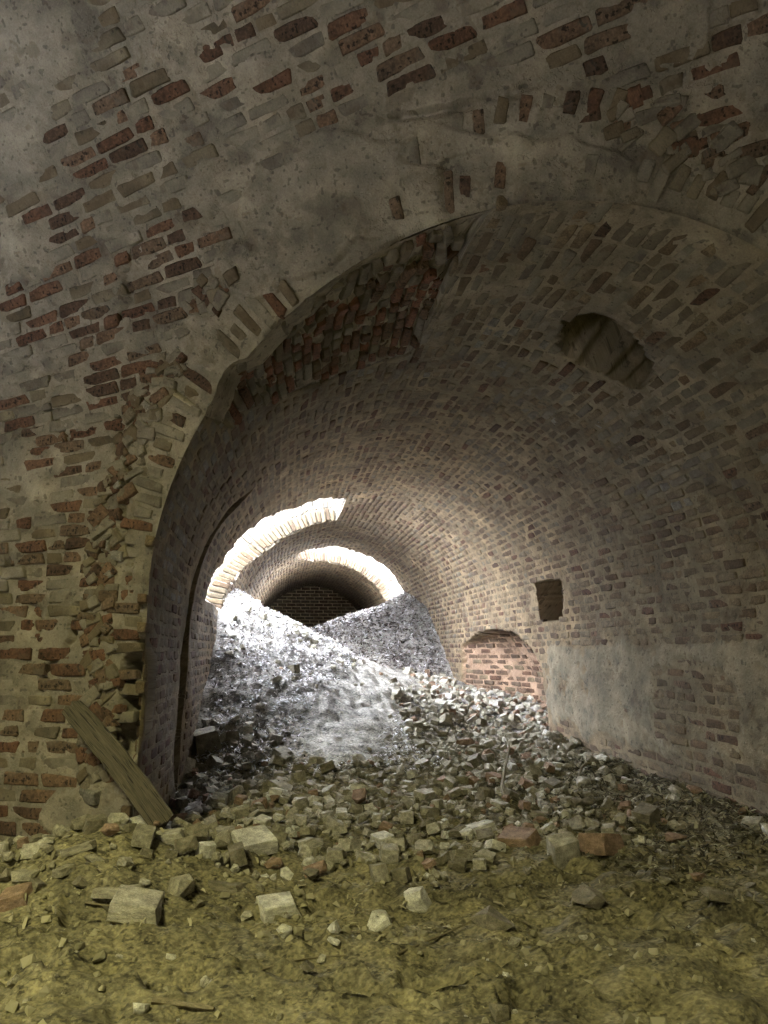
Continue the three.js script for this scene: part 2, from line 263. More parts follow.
// eroded corner of the pier behind the plank, and cracks that run through wall and vault
const CRACKS = [[[8, 565], [20, 580], [24, 600], [36, 612], [37, 640]], [[18, 340], [28, 362], [52, 372], [60, 388], [46, 408], [66, 440]], [[120, 420], [118, 455], [128, 470], [122, 520], [130, 560], [122, 600]], [[380, 120], [460, 108], [540, 84]], [[40, 690], [46, 670], [72, 640], [76, 600]], [[110, 330], [130, 300], [125, 270], [140, 240]]].map((c) => c.map(([x, y]) => traceNear(x, y).p));
function crackDepth(p) {
  let best = 9; const q = V();
  for (const c of CRACKS) for (let i = 1; i < c.length; i++) { const a = c[i - 1], ab = q.copy(c[i]).sub(a), t = clamp(V().copy(p).sub(a).dot(ab) / ab.lengthSq(), 0, 1), dx = a.x + ab.x * t - p.x, dy = a.y + ab.y * t - p.y, dz = a.z + ab.z * t - p.z, d = dx * dx + dy * dy + dz * dz; if (d < best) best = d; }
  return Math.max(0, 1 - (Math.sqrt(best) + 0.02 * n3(p.x * 12, p.y * 12, p.z * 12)) / 0.028);
}
function gouge(p) { const q = pix(p); if (!q) return 0; const a = blobs([[138, 690, 16, 42, 1], [122, 745, 12, 28, 0.7]], q[0], q[1]); return 0.16 * smooth(0.35, 0.75, a + 0.2 * n3(p.x * 6, p.y * 6, p.z * 6)); }
function nearLift(p) {
  const pl = plasterNear(p);
  return { pl, d: 0.007 * fbm(p.x * 5, p.y * 5, p.z * 5, 4) + 0.05 * fbm(p.x * 0.9, p.y * 0.9, p.z * 0.9, 2) + pl * 0.026 - gouge(p) - 0.05 * crackDepth(p) };
}
function limeTint(p, amount = 1) {   // lime wash worn and stained in patches
  const a = fbm(p.x * 0.8, p.y * 0.8, p.z * 0.8, 5), b = fbm(p.x * 3 + 9, p.y * 3, p.z * 3, 4), k = clamp(0.74 + amount * (0.16 * a + 0.16 * b), 0.4, 1), w = clamp(0.5 + b, 0, 1) * 0.06;
  return [k, k * (0.965 - w * 0.5), k * (0.9 - w)];
}
const nearWall = structure('wall_left', 'lime-washed brick wall and pier left of the tunnel arch, bricks laid bare in rows', 'wall');
const nearVault = structure('ceiling', 'flaking lime-washed brick vault overhead in front of the tunnel arch', 'vault');
const isWall = (p) => p.y < 2.6 && p.x < 0;
{
  const dl = 0.02, nl = Math.round(LTOT / dl), ne = 150;
  const eMax = (l) => { const q = section(l, 0), q1 = section(l, 1), dy = q1.y - q.y; return dy > 0.01 ? Math.min(3.4, (5.7 - q.y) / dy) : 3.4; };
  const cell = [], rows = [];
  for (let i = 0; i <= nl; i++) { const l = i * LTOT / nl, e0 = scarE(l), e1 = Math.max(e0 + 0.3, eMax(l)); rows.push([l, e0, e1]); }
  const make = (i, j) => { const [l, e0, e1] = rows[i], t = j / ne, e = e0 + (e1 - e0) * (0.75 * t + 0.25 * t * t), p = nearPoint(l, e), n = nearNormal(p), f = nearLift(p); const u = nearU(p), v = p.y < N.y ? p.y : N.y + N.R * Math.asin(clamp((p.y - N.y) / N.R, 0, 1)); p.addScaledVector(n, j === 0 ? 0 : f.d); const c = limeTint(p), k = 1 + 0.12 * f.pl; return { p, uv: [u, v], c: c.map((x) => x * k * 0.47) }; };
  const base = []; for (let i = 0; i <= nl; i++) { base.push([]); for (let j = 0; j <= ne; j++) base[i].push(make(i, j)); }
  const wallCell = (i, j) => isWall(base[i][j].p);
  part('mortar_face', grid(nl, ne, (i, j) => base[i][j], wallCell), M.lime, nearWall);
  part('mortar_face', grid(nl, ne, (i, j) => base[i][j], (i, j) => !wallCell(i, j)), M.lime, nearVault);
}
// regular courses; on the vault they climb a little to the right
const ringWidth = (l) => interp([[0, 0.16], [HL, 0.3], [lOf(30), 0.36], [lOf(50), 0.45], [lOf(72), 0.66], [lOf(88), 0.6], [lOf(100), 0.38], [lOf(116), 0.24], [lOf(140), 0.16], [lOf(180), 0.16]], l);
{
  const r = rng(21), wallB = [], vaultB = [];
  const climb = (v) => 0.2 * smooth(1.2, 4.6, v), U0 = -1.6;
  const at = (u, v0) => nearUV(u, v0 + climb(v0) * (u - U0));
  for (let k = 0; k < 98; k++) {
    const v0 = -0.25 + k * 0.098; let u = -5.2 + r() * 0.3;
    while (u < 3.6) {
      const head = r() < 0.28, len = (head ? 0.145 : 0.295) * (0.94 + r() * 0.1), um = u + len / 2; u += len;
      const p = at(um, v0); if (p.y > 5.6) continue;
      const q = pix(p); if (!q || q[0] < -60 || q[0] > 830 || q[1] < -60) continue;
      const tq = toTunnel(p), sc = sectionOf(tq.w, p.y), wob = 0.1 * n3(p.x * 3, p.y * 3, p.z * 3);
      if (sc.e < Math.max(ringWidth(sc.l), scarE(sc.l)) + wob) continue;
      const f = nearLift(p); if (f.pl > 0.35 && r() < 0.97) continue;
      if (crackDepth(p) > 0.4 || gouge(p) > 0.05) continue;
      const bare = blobs(BARE, q[0], q[1]) * 0.85 + 0.13 + 0.35 * fbm(p.x * 1.7, p.y * 1.7, p.z * 1.7, 3);
      const red = r() < bare, out = (red ? 0.004 + r() * 0.01 : 0.004 + r() * 0.007) + f.d;
      const n = nearNormal(p), tan = at(um + 0.05, v0).sub(at(um - 0.05, v0));
      tan.applyAxisAngle(n, (r() - 0.5) * 0.05); p.addScaledVector(n, out);
      const m = frameAt(p, tan, n); m.multiply(mtx.makeScale(len / (head ? 0.14 : 0.277), 1.05 + 0.1 * r(), 1));
      const b = { m, shape: head ? 'header' : 'stretcher', k: pickOf(r, 10), mat: red ? ['clay', pickOf(r, 5)] : ['wash', pickOf(r, 5)] };
      (isWall(p) ? wallB : vaultB).push(b);
    }
  }
  layBricks(wallB, nearWall); layBricks(vaultB, nearVault);
}

// ---------------------------------------------------------------- arch ring and its broken upper left part
const ring = structure('trim_1', 'ring of bricks on end around the tunnel arch, broken away along its upper left', 'arch');
{
  const r = rng(33), list = [];
  for (let row = 0; row < 3; row++) for (let l = 0.3; l < LTOT - 0.3; l += 0.086 * (1 + row * 0.11)) {
    const e0 = scarE(l), e = e0 + 0.15 + row * 0.29 + (r() - 0.5) * 0.03; if (e + 0.05 > ringWidth(l) + 0.12 && row) continue;
    const p = nearPoint(l, e), q = pix(p); if (!q || q[0] < -20 || q[0] > 800 || q[1] > 860) continue;
    const f = nearLift(p); if (f.pl > 0.4 && r() < 0.9) continue; if (gouge(p) > 0.05 || r() < 0.08) continue;
    const n = nearNormal(p), rad = nearPoint(l, e + 0.05).sub(nearPoint(l, e - 0.05)); rad.applyAxisAngle(n, (r() - 0.5) * 0.14);
    const red = r() < 0.28 + 0.3 * fbm(p.x * 2, p.y * 2, p.z * 2, 2) + 0.7 * blobs(TORN, q[0], q[1]), half = r() < 0.3 + 0.5 * smooth(lOf(40), lOf(60), l); p.addScaledVector(n, f.d + 0.004 + r() * 0.016);
    list.push({ m: frameAt(p, rad, n), shape: half ? 'header' : 'stretcher', k: pickOf(r, 10), mat: red ? ['clay', pickOf(r, 5)] : ['wash', pickOf(r, 5)] });
  }
  // loose brick ends and mortar lumps between the ring and the courses
  for (let k = 0; k < 400; k++) {
    const l = r() < 0.68 ? lerp(0.6, lOf(52), r()) : lerp(lOf(100), lOf(170), r()), e = Math.max(ringWidth(l), scarE(l)) + 0.03 + (r() - 0.5) * 0.2, p = nearPoint(l, e), q = pix(p); if (!q || q[0] < -10 || q[0] > 778 || q[1] > 850) continue;
    const f = nearLift(p); if (f.pl > 0.3 && r() < 0.85) continue; const n = nearNormal(p); p.addScaledVector(n, f.d + 0.002 + r() * 0.03);
    const m = frameAt(p, V(1, 0.5 + (r() - 0.5) * 1.6, (r() - 0.5)), n.clone().add(V(r() - 0.5, r() - 0.5, r() - 0.5).multiplyScalar(0.5)).normalize()).multiply(mtx.makeScale(0.5 + r() * 0.7, 0.6 + r() * 0.9, 1));
    list.push({ m, shape: 'header', k: pickOf(r, 10), mat: r() < 0.35 ? ['clay', pickOf(r, 5)] : ['wash', pickOf(r, 5)] });
  }
  layBricks(list, ring);
  // the broken face: brick ends in rows, mortar between
  const scarPoint = (l, t) => { const a = nearPoint(l, scarE(l)), q = section(l), b = world(q.w, q.y, tunnelStart(l)), p = a.lerp(b, t); const n = crossDir(q.nw, q.ny); return p.addScaledVector(n, -0.16 * Math.sin(Math.PI * clamp(t, 0, 1)) * 0.5); };
  const dl = LTOT / Math.round(LTOT / 0.02), i0 = Math.floor(SC0 / dl), nl = Math.ceil(SC1 / dl) - i0, nt = 44;
  const normalAt = (l, t) => { const a = scarPoint(l + 0.02, t).sub(scarPoint(l - 0.02, t)), b = scarPoint(l, t + 0.03).sub(scarPoint(l, t - 0.03)), n = a.cross(b).normalize(); return n.dot(V(0, EYE, 0).sub(scarPoint(l, t))) < 0 ? n.negate() : n; };
  part('broken_mortar_face', grid(nl, nt, (i, j) => { const l = (i0 + i) * dl, t = clamp((j - 1) / (nt - 2), 0, 1), p = scarPoint(l, t), n = normalAt(clamp(l, SC0 + 0.03, SC1 - 0.03), clamp(t, 0.04, 0.96)), f = smooth(0, 0.08, t) * smooth(1, 0.92, t); p.addScaledVector(n, f * smooth(SC0, SC0 + 0.1, l) * smooth(SC1, SC1 - 0.1, l) * (0.05 * fbm(p.x * 4, p.y * 4, p.z * 4, 4) + 0.03 * n3(p.x * 11, p.y * 11, p.z * 11) - 0.015)); if (j === 0) p.addScaledVector(nearNormal(p), -0.25); if (j === nt) { const q = section(l); p.addScaledVector(crossDir(q.nw, q.ny), -0.25); } const c = limeTint(p, 1.3).map((x) => x * 0.6); return { p, uv: [l, j === 0 ? -0.25 : j === nt ? 1.25 : t], c }; }), M.lime, ring);
  const broken = [];
  for (let l = SC0 + 0.08; l < SC1 - 0.06; l += 0.083) {
    const len = scarPoint(l, 0).distanceTo(scarPoint(l, 1)); let t = 0.03 + r() * 0.06;
    while (t < 0.97) {
      const half = r() < 0.72, bl = (half ? 0.14 : 0.28) / len; const tm = t + bl / 2; t += bl; if (tm > 0.98) break;
      const p = scarPoint(l, tm), loose = tm < 0.45 ? 1 : 0.15, n = normalAt(l, clamp(tm, 0.05, 0.95)); if (r() < 0.12 * loose + 0.03) continue;
      const tan = scarPoint(l, tm + 0.03).sub(scarPoint(l, tm - 0.03)); const q = pix(p);
      const red = r() < (q && q[0] > 300 && tm > 0.4 ? 0.75 : 0.4); p.addScaledVector(n, 0.01 + r() * 0.03 * (0.4 + loose));
      n.add(V(r() - 0.5, r() - 0.5, r() - 0.5).multiplyScalar(0.35 * loose)).normalize(); tan.applyAxisAngle(n, (r() - 0.5) * 0.5 * loose);
      broken.push({ m: frameAt(p, tan, n), shape: half ? 'header' : 'stretcher', k: pickOf(r, 10), mat: red ? ['clay', [0, 2, 5, 5][pickOf(r, 4)]] : ['wash', [0, 1, 2, 4][pickOf(r, 4)]] });
    }
  }
  layBricks(broken, ring, 300, 'broken_brick');
}
// ---------------------------------------------------------------- tunnel walls, tunnel vault, roof slots
const wallRight = structure('wall_right', 'right tunnel wall with worn plaster below, bare bricks above, a small niche and a broken doorway', 'wall');
const wallTunnel = structure('wall_tunnel_left', 'left inner wall of the tunnel with an upright groove, behind the pier', 'wall');
const tunnelVault = structure('ceiling_tunnel', 'long brick barrel vault of the tunnel with two broken roof slots and a round-topped niche', 'vault');
const zoneOf = (l) => l < HL ? wallTunnel : l > HL + ARC - 0.75 ? wallRight : tunnelVault;
const PATCH = onTunnel([[652, 668], [676, 664], [682, 656], [692, 655], [704, 663], [722, 668], [738, 690], [746, 716], [742, 742], [728, 752], [700, 748], [676, 748], [658, 738], [656, 700]]);
function plasterTunnel(l, s) {
  if (l < HL + ARC - 0.2) return 0;
  const y = T.y - (l - HL - ARC), top = 1.3 + 0.1 * fbm(s * 1.1, 3, 2, 4) - 0.05 * smooth(7.5, 9, s);
  if (s < 8.9 && poly(PATCH, l + 0.03 * n3(l * 7, s * 7, 1), s + 0.05 * n3(l * 6, s * 6, 5))) return 0;
  const low = 0.36 + 0.16 * fbm(s * 1.3, l * 2, 6, 4) + 0.14 * smooth(7, 4.6, s);
  return smooth(top + 0.035, top - 0.035, y) * smooth(low - 0.05, low + 0.06, y) * smooth(8.75, 8.5, s + 0.3 * fbm(l * 2, s * 2, 7, 3)) * (fbm(l * 2.4, s * 2.4, 12, 4) > 0.42 ? 0 : 1);
}
const tunnelLift = (l, s) => 0.004 * fbm(l * 5, s * 5, 1, 4) + 0.05 * fbm(l * 0.7, s * 0.7, 4, 2) + 0.02 * plasterTunnel(l, s);
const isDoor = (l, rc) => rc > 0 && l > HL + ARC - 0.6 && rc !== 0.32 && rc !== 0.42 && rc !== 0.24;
function tunnelPoint(l, s, out = 0) { const q = section(l); return world(q.w, q.y, s).addScaledVector(crossDir(q.nw, q.ny), out); }
{
  const ls = []; for (let l = 0; l <= LTOT + 1e-6; l += 0.03) ls.push(l);
  for (const a of [...SLOT1, ...SLOT2]) { const l = lOf(a); ls.splice(ls.reduce((b, x, i) => Math.abs(x - l) < Math.abs(ls[b] - l) ? i : b, 0), 1, l); }
  ls.sort((a, b) => a - b);
  const steps = [200, 70, 45, 20, 50], tot = steps.reduce((a, b) => a + b, 0), cut = [0]; for (const n of steps) cut.push(cut[cut.length - 1] + n);
  const K = ls.map(knot), sAt = (i, j) => { let k = 0; while (k < 4 && j > cut[k + 1]) k++; return lerp(K[i][k], K[i][k + 1], (j - cut[k]) / steps[k]); };
  const hole = (i, j) => { const l = (ls[i] + ls[Math.min(i + 1, ls.length - 1)]) / 2; return (inSlot1(l) && j >= cut[1] && j < cut[2]) || (inSlot2(l) && j >= cut[3] && j < cut[4]); };
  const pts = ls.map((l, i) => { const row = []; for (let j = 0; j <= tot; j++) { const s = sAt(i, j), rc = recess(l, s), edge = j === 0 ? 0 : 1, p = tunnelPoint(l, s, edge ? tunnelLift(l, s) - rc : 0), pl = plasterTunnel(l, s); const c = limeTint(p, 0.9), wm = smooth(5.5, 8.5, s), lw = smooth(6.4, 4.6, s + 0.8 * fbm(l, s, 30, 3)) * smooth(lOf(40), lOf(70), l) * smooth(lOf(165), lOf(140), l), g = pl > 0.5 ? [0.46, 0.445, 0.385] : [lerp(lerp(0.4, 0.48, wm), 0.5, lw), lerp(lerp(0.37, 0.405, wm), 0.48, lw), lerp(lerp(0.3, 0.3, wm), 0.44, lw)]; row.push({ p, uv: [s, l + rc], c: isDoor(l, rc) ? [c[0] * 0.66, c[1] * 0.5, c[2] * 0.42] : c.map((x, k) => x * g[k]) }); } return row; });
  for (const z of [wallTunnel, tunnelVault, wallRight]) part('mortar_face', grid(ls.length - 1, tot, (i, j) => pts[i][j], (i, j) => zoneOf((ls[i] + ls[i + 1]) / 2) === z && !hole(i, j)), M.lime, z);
  // outer skin of the vault and the cut faces of the roof slots
  const TH = 0.56, oj = []; for (let k = 0; k < 5; k++) for (let m = 0; m < 6; m++) oj.push(cut[k] + Math.round(steps[k] * m / 6)); oj.push(tot);
  const oi = ls.map((_, i) => i).filter((i) => i % 6 === 0 || i === ls.length - 1 || [...SLOT1, ...SLOT2].some((a) => Math.abs(ls[i] - lOf(a)) < 1e-4));
  const outer = (l, s) => tunnelPoint(l, s, -TH - (l > HL + ARC - 0.5 ? 1.2 * smooth(HL + ARC - 0.5, HL + ARC + 0.3, l) : 0));
  part('outer_face', grid(oi.length - 1, oj.length - 1, (i, j) => { const l = ls[oi[i]], s = Math.max(sAt(oi[i], oj[j]), toTunnel(nearPoint(l, TH)).s + 0.12); return { p: outer(l, s), uv: [s, l] }; }, (i, j) => { const l = (ls[oi[i]] + ls[oi[i + 1]]) / 2; return !((inSlot1(l) && oj[j] >= cut[1] && oj[j] < cut[2]) || (inSlot2(l) && oj[j] >= cut[3] && oj[j] < cut[4])); }), M.shell, tunnelVault);
  const r = rng(52), face = [];
  for (const [test, k0, lim] of [[inSlot1, 1, SLOT1], [inSlot2, 3, SLOT2]]) {
    const idx = ls.map((_, i) => i).filter((i) => ls[i] >= lOf(lim[0]) - 1e-4 && ls[i] <= lOf(lim[1]) + 1e-4);
    for (const k of [k0, k0 + 1]) part('slot_face', grid(idx.length - 1, 8, (i, j) => { const l = ls[idx[i]], s = K[idx[i]][k]; return { p: tunnelPoint(l, s, j ? -TH * j / 8 : tunnelLift(l, s)), uv: [l, j * 0.07], c: [0.34, 0.32, 0.28] }; }), M.lime, tunnelVault);
    for (const i of [idx[0], idx[idx.length - 1]]) part('slot_face', grid(10, 8, (a, j) => { const l = ls[i], s = lerp(K[i][k0], K[i][k0 + 1], a / 10); return { p: tunnelPoint(l, s, j ? -TH * j / 8 : tunnelLift(l, s)), uv: [s, j * 0.07], c: [0.34, 0.32, 0.28] }; }), M.lime, tunnelVault);
    for (let row = 0; row < 2; row++) for (let l = lOf(lim[0]) + 0.05; l < lOf(lim[1]) - 0.02; l += 0.085) {   // bricks on end in the far cut face
      const s = knot(l)[k0 + 1], q = section(l), rad = crossDir(q.nw, q.ny), p = tunnelPoint(l, s + 0.0, -(0.14 + row * 0.275 + (r() - 0.5) * 0.03)); p.addScaledVector(axisDir, -(0.012 + 0.03 * r() + (row ? 0 : 0.07)));
      face.push({ m: frameAt(p, rad, axisDir.clone().negate()), shape: 'stretcher', k: pickOf(r, 10), mat: row ? ['wash', pickOf(r, 3)] : ['tan', pickOf(r, 5)], keep: true });
    }
    const le = lOf(lim[k0 === 1 ? 1 : 0]);   // and in the cut across the crown
    for (let row = 0; row < 6; row++) for (let s = knot(le)[k0] + 0.1; s < knot(le)[k0 + 1] - 0.1; s += 0.28) { const q = section(le), rad = crossDir(q.nw, q.ny), n = rad.clone().cross(axisDir).multiplyScalar(k0 === 1 ? 1 : -1); if (n.x > 0 !== (k0 !== 1)) n.negate(); face.push({ m: frameAt(tunnelPoint(le, s + (row % 2) * 0.1, -(0.06 + row * 0.092)).addScaledVector(n, 0.01 + 0.03 * r()), axisDir, n), shape: 'stretcher', k: pickOf(r, 10), mat: ['wash', pickOf(r, 3)], keep: true }); }
  }
  layBricks(face, tunnelVault, 60, 'slot_brick');
}
{
  const r = rng(61), by = new Map([[wallTunnel, []], [tunnelVault, []], [wallRight, []]]);
  const sets = (p, l, s) => { const g = fbm(p.x * 0.6, p.y * 0.6, p.z * 0.6, 3), x = r(); return x < 0.16 + 0.25 * g ? ['clay', pickOf(r, 5)] : x < 0.24 ? ['wash', 4] : ['tan', pickOf(r, 5)]; };
  let row = 0;
  for (let l = 0.05; l < LTOT; l += COURSE, row++) {
    const s0 = tunnelStart(l); let s = s0 - 0.05 + (row % 2) * 0.14;
    while (s < T.end - 0.1) {
      const head = r() < 0.3, len = (head ? 0.138 : 0.276) * (0.95 + 0.08 * r()), sm = s + len / 2; s += len;
      if (sm < s0 + 0.06) continue; if (openAt(l, sm, 0.05)) continue;
      const rc = recess(l, sm), rcA = recess(l, sm - len / 2 - 0.02), rcB = recess(l, sm + len / 2 + 0.02); if (isDoor(l, rc) || rcA !== rc || rcB !== rc || recess(l + 0.04, sm) !== rc || recess(l - 0.04, sm) !== rc) continue;
      const pl = plasterTunnel(l, sm), y = section(l).y; if (pl > 0.35) continue;
      const p = tunnelPoint(l, sm); const q = section(l), n = crossDir(q.nw, q.ny), far = sm > 11;
      const wet = y < 1.35 && l > HL + ARC;
      if (r() < 0.012) continue;
      p.addScaledVector(n, tunnelLift(l, sm) - rc + 0.003 + 0.007 * r());
      const tan = axisDir.clone().applyAxisAngle(n, (r() - 0.5) * 0.05);
      const dull = !far && r() < 0.22 + 0.5 * fbm(p.x, p.y, p.z, 3);
      const upper = l > HL && l < HL + ARC - 0.75 && sm < 6.2 && r() < 0.2 + 0.5 * smooth(6.2, 4.6, sm);
      by.get(zoneOf(l)).push({ m: frameAt(p, tan, n).multiply(mtx.makeScale(len / (head ? 0.138 : 0.273), 1, 1)), shape: (head ? 'header' : 'stretcher') + (far ? '_far' : ''), k: pickOf(r, far ? 5 : 10), mat: upper ? ['wash', pickOf(r, 5)] : dull ? ['tan', [1, 3][pickOf(r, 2)]] : sets(p, l, sm) });
    }
  }
  for (const [z, list] of by) layBricks(list, z);
  // red brickwork inside the broken doorway
  const inner = [];
  for (let l = HL + ARC - 0.3, row = 0; l < LTOT - 0.2; l += 0.09, row++) for (let s = 8.65 + (row % 2) * 0.13; s < 13; s += 0.275) {
    const rc = recess(l, s); if (!isDoor(l, rc) || r() < 0.1) continue; const q = section(l), n = crossDir(q.nw, q.ny), p = tunnelPoint(l, s, tunnelLift(l, s) + 0.004 + 0.02 * r() - rc); const at = (a, b) => tunnelPoint(a, b, tunnelLift(a, b) - (recess(a, b) || rc)), tan = at(l, s + 0.06).sub(at(l, s - 0.06)), up = at(l - 0.04, s).sub(at(l + 0.04, s)), nn = tan.clone().cross(up).normalize(); if (nn.dot(n) < 0) nn.negate(); if (nn.dot(n) < 0.5) continue;
    inner.push({ m: frameAt(p, tan, nn), shape: 'stretcher', k: pickOf(r, 10), mat: r() < 0.8 ? ['clay', [0, 2, 2, 4][pickOf(r, 4)]] : ['tan', 1] });
  }
  layBricks(inner, wallRight, 80, 'doorway_brick');
  const dark = [[], []];   // brickwork at the back of the small niche and of the round-topped one
  for (let l = lOf(100), row = 0; l < LTOT; l += 0.094, row++) for (let s = 3.6 + (row % 2) * 0.14; s < 9.2; s += 0.28) {
    const rc = recess(l, s); if (rc !== 0.32 && rc !== 0.42) continue; if (recess(l + 0.045, s) !== rc || recess(l - 0.045, s) !== rc) continue; const q = section(l), n = crossDir(q.nw, q.ny);
    dark[rc === 0.32 ? 0 : 1].push({ m: frameAt(tunnelPoint(l, s, tunnelLift(l, s) + 0.008 + 0.02 * r() - rc), axisDir, n), shape: 'stretcher', k: pickOf(r, 10), mat: sets(tunnelPoint(l, s), l, s) });
  }
  layBricks(dark[0], wallRight, 60, 'niche_brick'); layBricks(dark[1], tunnelVault, 60, 'niche_brick');
}
// end wall of the tunnel
const wallEnd = structure('wall_back', 'far brick wall that closes the tunnel behind the rubble heaps', 'wall');
{
  const r = rng(71), y1 = T.y + T.R + 0.5, w0 = T.c - T.R - 0.6, w1 = T.c + T.R + 0.6, list = [];
  part('mortar_face', grid(8, 8, (i, j) => ({ p: world(lerp(w0, w1, i / 8), lerp(-0.5, y1, j / 8), T.end), uv: [i, j], c: [0.9, 0.8, 0.6] })), M.lime, wallEnd);
  for (let y = 0.8, row = 0; y < y1 - 0.3; y += 0.13, row++) for (let w = T.c - T.R + (row % 2) * 0.17; w < T.c + T.R; w += 0.36) { if (sectionOf(w, y).e > 0.1) continue; list.push({ m: frameAt(world(w, y, T.end).addScaledVector(axisDir, -0.01 - 0.02 * r()), V(TP.x, 0, -TP.d), axisDir.clone().negate()).multiply(mtx.makeScale(1.28, 1.4, 1)), shape: 'stretcher_far', k: pickOf(r, 5), mat: ['tan', pickOf(r, 4)] }); }
  layBricks(list, wallEnd, 0);
}
// the rest of the near room, outside the frame: vault, back wall, side walls with the roof open where it has fallen in
{
  const room = structure('wall_room_shell', 'rough masonry of the near room behind the viewer, its roof partly fallen in', 'wall');
  const nu = 56, nv = 64, U = (i) => lerp(-6.5, 6.5, i / nu), Vv = (j) => lerp(-0.6, 2 * N.y + Math.PI * N.R + 0.6, j / nv);
  const pt = (u, v) => { const R2 = N.R + 0.14; let n, y; if (v < N.y) { n = N.k + R2; y = v; } else { const th = (v - N.y) / N.R; if (th > Math.PI) { n = N.k - R2; y = N.y - (th - Math.PI) * N.R; } else { n = N.k + R2 * Math.cos(th); y = N.y + R2 * Math.sin(th); } } return V(N.nx * n + N.nd * u, y, -(N.nd * n - N.nx * u)); };
  const openRoof = (p) => p.y > 3 && Math.abs(p.x - ROOF_HOLE.x) < ROOF_HOLE.w / 2 && Math.abs(p.z - ROOF_HOLE.z) < ROOF_HOLE.d / 2;
  const keep = (i, j) => { const p = pt((U(i) + U(i + 1)) / 2, (Vv(j) + Vv(j + 1)) / 2); if (openRoof(p)) return false; const q = toTunnel(p), sc = sectionOf(q.w, p.y); return !(p.z < 0 && p.y < 4.6 && sc.e < 0.75); };
  part('vault_face', grid(nu, nv, (i, j) => ({ p: pt(U(i), Vv(j)), uv: [U(i), Vv(j)] }), keep), M.shell, room);
  part('arch_collar', grid(80, 8, (i, j) => { const l = LTOT * i / 80, p = nearPoint(l, lerp(0.4, 1.5, j / 8)); p.addScaledVector(nearNormal(p), -0.3); return { p, uv: [l, j] }; }), M.shell, room);
  for (const [ax, sg] of [['x', -1], ['x', 1], ['z', -1], ['z', 1]]) part('roof_shaft', grid(4, 4, (i, j) => { const a = lerp(-1, 1, i / 4), y = lerp(ax === 'z' && sg < 0 ? 5.9 : 5.4, 6.7, j / 4), hw = ROOF_HOLE.w / 2 + 0.12, hd = ROOF_HOLE.d / 2 + 0.12; return { p: ax === 'x' ? V(ROOF_HOLE.x + sg * hw, y, ROOF_HOLE.z + a * hd) : V(ROOF_HOLE.x + a * hw, y, ROOF_HOLE.z + sg * hd), uv: [a, y] }; }), M.shell, room);
  for (const u of [-6.5, 6.5]) part('side_face', grid(10, 12, (i, j) => { const n = lerp(-N.R - 0.3, N.R + 0.3, i / 10), y = lerp(-0.6, N.y + N.R + 0.3, j / 12); return { p: V(N.nx * n + N.nd * u, y, -(N.nd * n - N.nx * u)), uv: [n, y] }; }), M.shell, room);
}
// ---------------------------------------------------------------- ground
function heapHeight(w, s) {
  const k = w - T.c;
  const ramp = interp([[4.5, 0], [6.5, 0.04], [8.7, 0.16], [10.5, 0.34], [12.7, 0.58], [15, 0.98], [19, 1.05], [29, 1.2]], s);
  const e1 = 1.78 * Math.max(0, 1 - (k + 2.1) / 3.5) ** 1.08, g1 = smooth(6.3, 10.9, s + 0.25 * k) * (1 - 0.75 * smooth(11.6, 15.5, s));
  const e2 = 1.7 * Math.max(0, 1 - (2.1 - k) / 3.7) ** 1.05, g2 = smooth(13.2, 17.3, s) * (1 - 0.6 * smooth(18, 22, s));
  return ramp + e1 * g1 + e2 * g2;
}
// scuffed hollows in the trodden earth: position from the photo on level ground, radius in metres, depth
const HOLLOWS = [[500, 893, 0.11, 0.07], [478, 966, 0.09, 0.06], [392, 874, 0.1, 0.05], [562, 870, 0.12, 0.06], [704, 972, 0.09, 0.05], [332, 908, 0.08, 0.05], [262, 978, 0.1, 0.04], [92, 934, 0.11, 0.05], [186, 984, 0.12, 0.04], [436, 990, 0.1, 0.05], [622, 932, 0.13, 0.06], [304, 944, 0.09, 0.05], [236, 872, 0.1, 0.05], [146, 874, 0.1, 0.05], [350, 864, 0.1, 0.05], [566, 962, 0.09, 0.04], [660, 905, 0.12, 0.05], [30, 975, 0.1, 0.04], [540, 1010, 0.1, 0.05], [352, 1000, 0.09, 0.04], [450, 905, 0.08, 0.04], [746, 930, 0.12, 0.06]].map(([x, y, r, d]) => { const q = ray(x, y), t = -EYE / q.y; return { x: q.x * t, z: -q.d * t, r, d }; });
function hollow(x, z) { let h = 0; for (const q of HOLLOWS) { const a = (x - q.x) / (1.5 * q.r), b = (z - q.z) / q.r; if (Math.abs(a) > 1.5 || Math.abs(b) > 1.5) continue; const e = Math.hypot(a, b) + 0.25 * n3(x * 6, 3, z * 6); h += 0.55 * q.d * Math.exp(-(((e - 1.05) / 0.22) ** 2)) - 1.5 * q.d * smooth(1.0, 0.75, e); } return h; }
